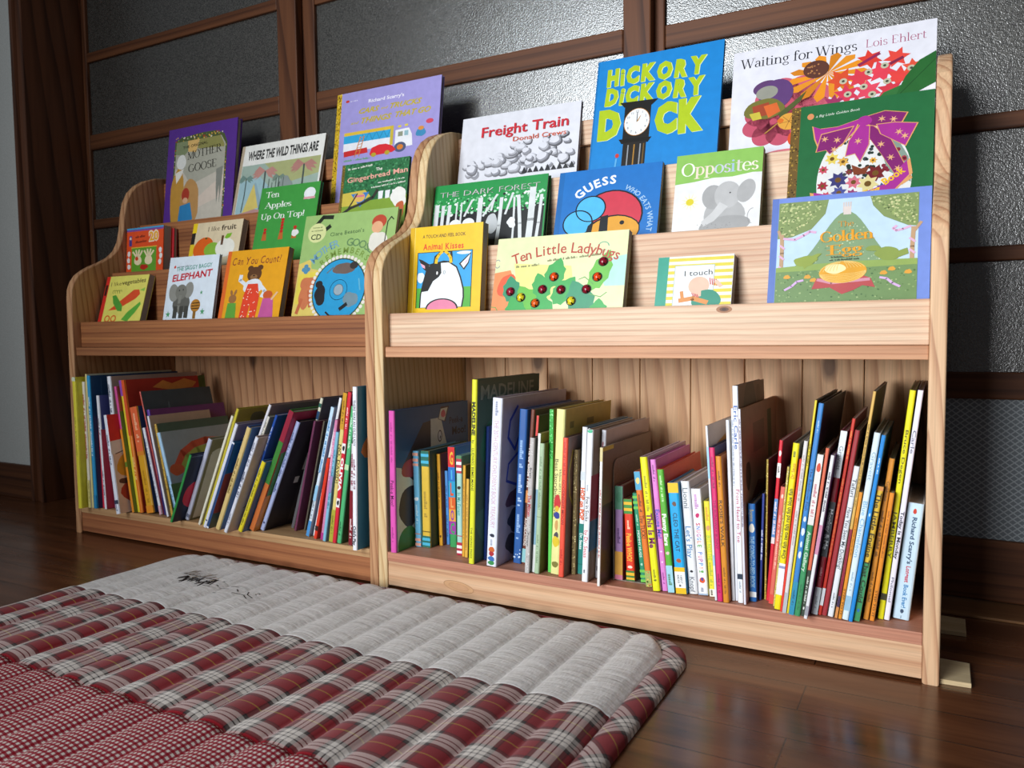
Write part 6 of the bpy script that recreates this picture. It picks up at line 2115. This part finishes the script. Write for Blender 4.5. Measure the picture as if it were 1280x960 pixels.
    ('R23', 'dfe0e8', '857a78', [('m', .08, .2, '9a3a44', .6), ('m', .3, .66, 'c03a48', .6), ('m', .7, .84, '4a9ccc', .6), ('m', .92, .95, '5a606c', .4)], [], 'tall white spine with red then blue lettering before the bookend'),
    ('R24', 'e4e2de', '54463a', [('b', .0, .1, 'cfc08a'), ('m', .3, .8, 'b04a4c', .5)], [('r', 0, 0, .2, .03, 'd08a2c'), ('r', 0.02, .42, 1, 1, '2f2c28'), ('o', .4, .7, .2, .15, '5c3a24', 4, .2)], 'thin white-edged book with brown and black cover against the bookend'),
    ('R26', '9a78a8', '4c2a2c', [('b', 0, .25, '4a8268'), ('b', .7, 1, 'c8943c'), ('e', .12, '3c7a5c', .3, .06), ('m', .45, .65, '5a3a6c', .4), ('b', .95, 1, 'cf7a94')], [('r', 0, .3, 1, 1, '5c2c2a')], 'book with green, lilac and ochre patched spine on the bookend foot'),
    ('R27', 'd83c24', '5a2c20', [('b', 0, .18, '3c8a3a'), ('b', .035, .07, 'e8b42a'), ('b', .11, .145, 'e8b42a'), ('m', .26, .36, 'f0c8a8', .3), ('t', 'Peek-a WHO?', .42, .76, 'e8b03a', .44, 1, .5, .03), ('e', .83, 'f0dcc8', .25, .018, 3), ('b', .875, 1, '3c7a3a'), ('b', .90, .935, 'e8b42a'), ('b', .96, .985, 'e8b42a')], [], 'red spine with yellow and green stripes and yellow lettering'),
    ('R28', '2c8c68', '1f5a44', [('b', .03, .06, '6cc04a'), ('b', .09, .12, '6cc04a'), ('b', .15, .18, '6cc04a'), ('m', .24, .36, 'a8d8c0', .3), ('t', 'MOMMY HUGS', .42, .72, 'd8ece2', .34), ('e', .8, 'a8d8c0', .2, .015), ('b', .86, .89, '6cc04a'), ('b', .92, .95, '6cc04a'), ('b', .97, 1, '6cc04a')], [], 'teal spine with light green stripes beside the red striped one'),
    ('R29', 'd9752a', '8a4a24', [('b', 0, .16, '4a9cc0'), ('e', .08, 'e0c878', .3, .03), ('m', .2, .34, '6a3a1c', .4), ('t', 'Tiny TUCK!', .38, .58, '5a2c14', .5), ('b', .86, 1, '9aa85c'), ('d', .86, 1, ['d8c05a', '6a8a3a', 'c87a4a'], 20)], [], 'orange spine with a blue picture patch at the top'),
    ('R30', 'e2e01e', '8a7a86', [('m', .14, .40, '9a9422', .34), ('t', 'This Is Me', .42, .68, '7a2458', .52, 1, .55, .04), ('m', .84, .9, '8c8820', .3), ('e', .92, '6c6a1c', .18, .008)], [], 'bright yellow spine with purple lettering, upper among the small books'),
    ('R31', 'd982cc', '8a3f78', [('m', .04, .16, '7a3a78', .35), ('t', 'Excuse Me!', .38, .60, '4a55b8', .5, 1, .5, .03), ('e', .70, 'f0d8ec', .16, .006), ('e', .78, 'f0d8ec', .16, .006), ('m', .86, .94, '8a3f88', .28)], [('r', .55, .08, .9, .14, '5a2650')], 'lilac-pink spine with blue lettering right of the bright yellow one'),
    ('R32', '5cae3a', 'a53428', [('m', .05, .26, 'bfe0a8', .3), ('t', 'Funny Ears', .36, .62, 'eef4e6', .46, 1, .5, .04), ('e', .68, 'd8c0b8', .25, .014), ('b', .78, 1, '9cd0e0'), ('m', .85, .94, '5a8a6a', .5)], [('o', .7, .2, .1, .1, '5a3a24', 4, .2), ('o', .35, .3, .1, .1, '4a2a1c', 6, .2)], 'green and pale blue spine with a red cover'),
    ('R33', '24a4dc', '1c5a80', [('b', 0, .09, 'e8bc1a'), ('e', .19, '6a4a3c', .2, .02, 5), ('t', 'CLEO THE CAT', .27, .62, '1c3c5a', .30), ('e', .70, 'a8542c', .24, .018, 5), ('b', .76, .80, 'e8bc1a'), ('b', .80, .945, 'eef0f2'), ('t', 'A BAREFOOT', .83, .905, '2a2c30', .16, 1, .62), ('t', 'BOARD BOOK', .83, .905, '2a2c30', .16, 1, .34), ('m', .915, .935, '2a2c30', .3), ('b', .945, 1, 'e8bc1a')], [], 'blue spine with yellow ends and a white panel'),
    ('R34', 'e4e7ea', '8c8a8c', [('t', 'Lionni', .06, .24, '6a7076', .42), ('t', "Let's Play", .40, .68, '5a8ab8', .46), ('e', .80, '2a2c30', .16, .012, 3), ('t', 'Knopf', .85, .985, '6a6e74', .40)], [], 'white spine with blue lettering left of the rainbow-lettered one'),
    ('R35', 'eef0f4', '7c8086', [('m', .05, .18, 'c08ac0', .4), ('e', .25, 'c82a6a', .2, .022, 2), ('L', 'SNUGGLE PUPPY!', .32, .80, ['c83a5a', '5a7ac8', 'd86a8c', 'b04a9c', '4a8ac8', 'd8805a', '6aa85a'], .42), ('e', .86, 'd8542c', .26, .03, 3), ('e', .85, '3a4a9c', .12, .015, 5), ('m', .93, .96, '8a90a0', .4), ('b', .985, 1, '9ab0c8')], [], 'white spine with rainbow-coloured lettering'),
    ('R36', 'e2d83a', '8a8430', [('m', .06, .22, 'd8a03a', .5), ('e', .28, 'd09a6a', .3, .03), ('t', 'BUT NOT THE', .36, .62, '9ac04a', .5), ('m', .64, .88, 'a8b83a', .5), ('b', .92, 1, 'eceadc'), ('m', .93, .98, '5a5848', .5)], [], 'short yellow spine right of the rainbow-lettered one'),
    ('R37', 'dfe3ea', '8d8078', [('b', .12, .3, '9ccbe6'), ('b', .74, .8, '9cc4e0')], [('p', '8a5a1c', [(.1, .14), (.95, .04), (.95, .2), (.1, .3)]), ('r', .3, .12, .8, .2, '4a3a2c')], 'thin white-spined taller book left of the magenta one'),
    ('R38', 'd2306c', '2a2a48', [('m', .06, .26, '8a2050', .4), ('t', 'THE RUNAWAY BUNNY', .34, .66, '8d2052', .36), ('m', .82, .94, '8a2050', .34)], [], 'magenta spine between white and orange ones'),
    ('R39', 'd58a2a', '7c4420', [('m', .10, .22, '6a4416', .34), ('t', "ROSIE'S WALK", .30, .62, '3a2a1c', .42), ('m', .76, .94, '8a5a20', .34)], [], 'orange spine with dark capital lettering right of the magenta one'),
    ('R40', 'e6eaf0', 'a8a8b0', [], [], 'thin white book just right of the orange lettered spine'),
    ('R40b', 'e2e6f0', 'b0b0ba', [('m', .06, .4, '8a9ab0', .6)], [], 'thin white lettered book pressed against the tallest white spine'),
    ('R41', 'e8edf4', '5c4a3e', [('t', 'Eric Carle', .09, .29, '2a55a0', .5, 1, .5, .02), ('t', 'From Head to Toe', .475, .72, 'b02a58', .44, 1, .5, .01), ('b', .865, .89, '2c3a4c'), ('m', .90, .95, '8a98a8', .3)], [('o', .42, .09, .22, .11, '33302a', 3, .12), ('o', .75, .06, .08, .05, '4a3a2c', 4, .1)],
     'tallest white spine in the middle of the right shelf, blue and crimson lettering'),
    ('R42', 'dfe0ec', '8a6c58', [('m', .05, .6, '5a5270', .6)], [('r', .30, .10, .62, .26, '6f5a48'), ('r', .72, .06, .84, .34, '4c5238'), ('p', '5c2c22', [(.06, .56), (.4, .42), (.95, .48), (.95, 1), (.06, 1)]), ('r', .2, .6, .3, .9, '8a5a3c'), ('r', .5, .6, .6, .9, '8a5a3c'), ('o', .15, .36, .06, .08, '4c3c30', 4)],
     'thin large book with a tan cover facing right, against the tallest white spine'),
    ('R43', '2a70bc', '1c2c44', [('t', 'Boynton', .06, .18, 'b0a878', .42), ('e', .25, 'e6e4da', .34, .05, 3), ('t', 'THE GOING-TO-BED BOOK', .33, .86, '9cc4dc', .48, 1, .5, .02), ('b', .90, .955, 'dfe4e6')], [], 'short blue spine with pale lettering and white patches'),
    ('R44', '2a3a86', '14141c', [('m', .34, .62, 'd8dcec', .6)], [], 'thin navy spine right of the short blue one'),
    ('R45', 'a8903c', '2f2a24', [('d', 0, 1, FOIL, 90)], [], 'thin gold-foil spine left of the red one with a white badge'),
    ('R46', 'd22436', '7c2430', [('e', .08, 'e8dcd8', .3, .02, 4), ('b', .14, .23, 'eee8e4'), ('m', .16, .2, '3a3440', .5), ('b', .36, .6, '5a8ac0'), ('m', .38, .58, 'e0d8e0', .6), ('b', .6, .64, 'e0d0d0')], [], 'red spine with a white badge near the top'),
    ('R47', 'd9695a', '6c2c28', [('e', .08, 'f0d0c0', .2, .02), ('m', .24, .7, 'f0b8a8', .36), ('b', .92, 1, 'd84a40')], [], 'short salmon spine left of the yellow fish book'),
    ('R48', 'c8b45a', '3f3c34', [('d', 0, 1, ['f0e6a8', '5c4c1c', 'e8e0c8'], 90)], [], 'thin gold-dotted edge just left of the yellow fish book'),
    ('R49', 'e6d81a', '4a4a44', [('m', .05, .08, '5a6a2c', .5), ('t', 'Dr. Seuss', .12, .21, 'c0701c', .4, -1), ('t', 'One fish two fish red fish blue fish', .27, .69, '2c2a1c', .46, -1, .5, .02), ('b', .72, .91, 'e8e6ee'), ('b', .735, .75, '8a94b8')], [], 'yellow spine with black lettering read upward'),
    ('R50', 'dc3a2c', '8a2a24', [], [], 'thin red strip right of the yellow fish book'),
    ('R51', 'd9d4d2', '8a8480', [('m', .08, .34, 'a89a98', .4), ('m', .4, .6, 'a89a98', .4), ('b', .88, 1, 'b4b8bc')], [], 'off-white spine left of the tall blue and yellow pair'),
    ('R52', 'e2cc2c', '3c3a34', [('m', .2, .3, '4a441c', .6)], [], 'tall thin yellow book against the tall blue one'),
    ('R53', '3a80c4', '15181c', [('m', .08, .14, 'a8c8e4', .3), ('t', 'The Rainbow Fish', .30, .50, '1c3c6c', .36), ('e', .54, 'dfe8f0', .24, .014, 3), ('e', .60, 'dfe8f0', .3, .02, 4), ('e', .66, 'dfe8f0', .2, .014, 5), ('e', .71, 'dfe8f0', .28, .016, 6), ('b', .84, 1, '2f8cae'), ('m', .88, .95, '1c5a7c', .4)],
     [('o', .4, .25, .3, .12, '2c2a26', 4, .2)], 'tall blue spine with white flecks and a black cover'),
    ('R54', '3a8c5a', '7a6a5c', [('b', 0, .43, 'dfdcd8'), ('e', .08, 'c8442c', .32, .03, 3), ('m', .18, .38, 'c07a84', .5), ('t', 'Animal Gallery', .47, .72, 'cfe2d0', .42), ('m', .8, .96, '2a6a44', .34)], [], 'spine white above and green below, right of the tall blue one'),
    ('R55', 'd56a4c', '5a4a34', [('b', .72, 1, '2c3a2c'), ('m', .76, .92, 'c8d0c0', .5), ('e', .95, 'd8dcd4', .2, .01)], [], 'coral spine with a dark green foot'),
    ('R56', 'e0dfe4', '4a2a5c', [('m', .1, .34, '3c3c48', .5), ('b', .42, .6, 'c88aa8'), ('b', .92, .98, '9a9aa4')], [], 'white-spined book with a purple cover right of the coral one'),
    ('R57', '9c2030', '55203c', [('b', 0, .25, 'dfe6ea'), ('t', 'Gravett', .08, .21, '8a9098', .5), ('b', .38, .68, '3a4248'), ('t', 'Monkey & Me', .42, .64, 'e0e8ea', .5), ('m', .74, .8, 'd8a0a8', .3), ('b', .85, 1, 'cfd8dc'), ('m', .9, .97, '8a9298', .3)], [], 'spine of white, red and grey sections, tall in the right group'),
    ('R58', 'c8382a', '6c2a24', [('m', .06, .2, 'e0883a', .5), ('m', .3, .7, 'e07a3a', .5), ('b', .86, .95, 'd8dce0')], [], 'thin tall red spine with orange lettering'),
    ('R59', '9c3036', '5a4238', [], [], 'plain dark red spine left of a white lettered one'),
    ('R60', 'dfe3e8', '8a8480', [('t', 'Tafuri', .08, .2, '50565e', .5), ('t', 'Have You Seen My Duckling?', .27, .68, '50565e', .5), ('m', .84, .94, '7a8088', .3)], [], 'white spine with grey serif lettering right of the plain dark red'),
    ('R61', 'd6ae5c', '4f4838', [('m', .14, .5, '7a5c24', .5), ('b', .60, .9, '8c2438'), ('b', .9, .95, '3a2a4c'), ('b', .95, 1, 'd08a4c')], [('o', .4, .3, .3, .2, '3f3c30', 4, .2)], 'very tall thin buff spine with a dark red lower part'),
    ('R62', 'e0902c', '7a5a24', [('m', .2, .5, '9a5c1c', .4), ('t', 'STEP TO IT', .76, .97, '4a2c14', .42)], [], 'thin orange spine left of the pale blue-white one'),
    ('R63', 'd6e6ee', '6a6f74', [('t', 'Gravett', .10, .25, '9ab4c4', .46), ('t', 'Blue Chameleon', .36, .66, '86b4d4', .5), ('m', .74, .84, '9ab4c4', .34), ('b', .87, .95, '94bcd4')], [], 'pale blue-white spine with light blue lettering'),
    ('R64', '1f86d4', '2f4a5c', [('m', .12, .2, 'd8ecf8', .34), ('e', .42, 'b8dcf4', .2, .01)], [], 'vivid blue spine right of the pale blue-white one'),
    ('R65', 'd9b23a', '3c3a30', [('b', .0, .03, 'd08a4c'), ('b', .56, 1, '3a8c5c'), ('t', 'The Little Engine That Could', .05, .86, '231f18', .56, 1, .5, .02), ('e', .92, '2a6ab0', .2, .014)], [], 'spine yellow above green with black lettering, right of the vivid blue'),
    ('R66', 'd98f34', '4a4236', [('t', 'Galdone', .14, .26, '6a4218', .42), ('m', .32, .6, '6a4218', .5), ('m', .7, .9, '7a4c1c', .4)], [], 'orange-tan taller spine left of the tall lemon one'),
    ('R67', 'e08a2c', '6a4420', [('m', .14, .5, '9a541c', .34), ('t', 'STEP TO IT', .76, .97, '4a2c14', .36)], [], 'plain orange shorter spine against the tall lemon one'),
    ('R68', 'e3dc1c', '4c4a20', [('t', 'Bruce Degen', .17, .40, '5a5218', .36), ('t', 'JAMBERRY', .52, .73, '4a4418', .44), ('b', .885, .915, '3a3820')], [], 'tall lemon yellow spine near the right bookcase side'),
    ('R69', 'e6e4f2', '23142c', [('t', 'Carle', .17, .27, '6a6c80', .48), ('t', 'Today is Monday', .52, .73, '2c2c3c', .46, 1, .5, .03), ('t', 'Philomel', .81, .92, '5a5c70', .34)], [], 'tall white spine with a purple-black cover near the right bookcase side'),
    ('R70', 'c3dcec', 'd8d4e4', [('e', .07, 'c2402c', .10, .025, 3), ('t', "Richard Scarry's", .12, .52, '2c4a6c', .2, 1, .55, .03), ('t', 'Longest', .54, .68, 'c03a54', .2, 1, .55, .03), ('t', 'Book Ever!', .70, .90, '3a80b8', .2, 1, .55, .03), ('e', .93, '3c5068', .10, .02, 4), ('m', .97, .99, '7a94a8', .1)],
     [], 'thick pale blue book, last on the right shelf'),
]


def lift(hx):
    """the covers of the standing books face away from the window: their own colour is lighter than it looks there"""
    return ''.join('%02x' % min(236, int(int(hx[i:i + 2], 16) * 1.42 + 14)) for i in (0, 2, 4))


for key, spine, cover, items, citems, lab in BOOKS:
    x, y, h, t, lean, d = SG[key]
    citems = [tuple(lift(v) if isinstance(v, str) and len(v) == 6 and i and not (c[0] == 't' and i == 1) else v for i, v in enumerate(c)) for c in citems if c[0] != 'm']
    cover = lift(cover)
    standing_book(key, x, y, h, t, lean, d, spine, cover, items, citems, lab, GL if key[0] == 'L' else GR)

# ------------------------------------------------------------------ metal bookend between the taller and the small books
be = empty('bookend', (0.4293, 0.030, 0.0644), 'grey metal bookend plate standing among the lower right books', 'bookend')
BM = NT('grey_painted_steel')
nz = BM.noise(BM.coords(), 300, 2)
BM.base(BM.ramp(nz, [(0.3, srgb('8f867a')), (0.7, srgb('a0978b'))]))
BM.rough(0.45)
BM.b.inputs['Metallic'].default_value = 0.35
hh, dd, rr = 0.185, 0.135, 0.016
pts = [(0.0, 0.0), (0.0, hh - rr)]
for i in range(1, 7):
    a = math.pi / 2 * i / 6
    pts.append((rr - rr * math.cos(a), hh - rr + rr * math.sin(a)))
for i in range(0, 7):
    a = math.pi / 2 * i / 6
    pts.append((dd - rr + rr * math.sin(a), hh - rr + rr * math.cos(a)))
pts.append((dd, 0.0))
bm = bmesh.new()
prism(bm, pts, 'X', 0.0, 0.0011, bev=0.0003)
new_obj('plate', bm, BM.m, be)
bm = bmesh.new()
prism(bm, [(0.0012, .004), (0.006, 0.0), (0.052, 0.0), (0.052, dd - .01), (0.0012, dd - .01)], 'Z', 0.0, 0.0008, bev=0.0002)
new_obj('foot', bm, BM.m, be)
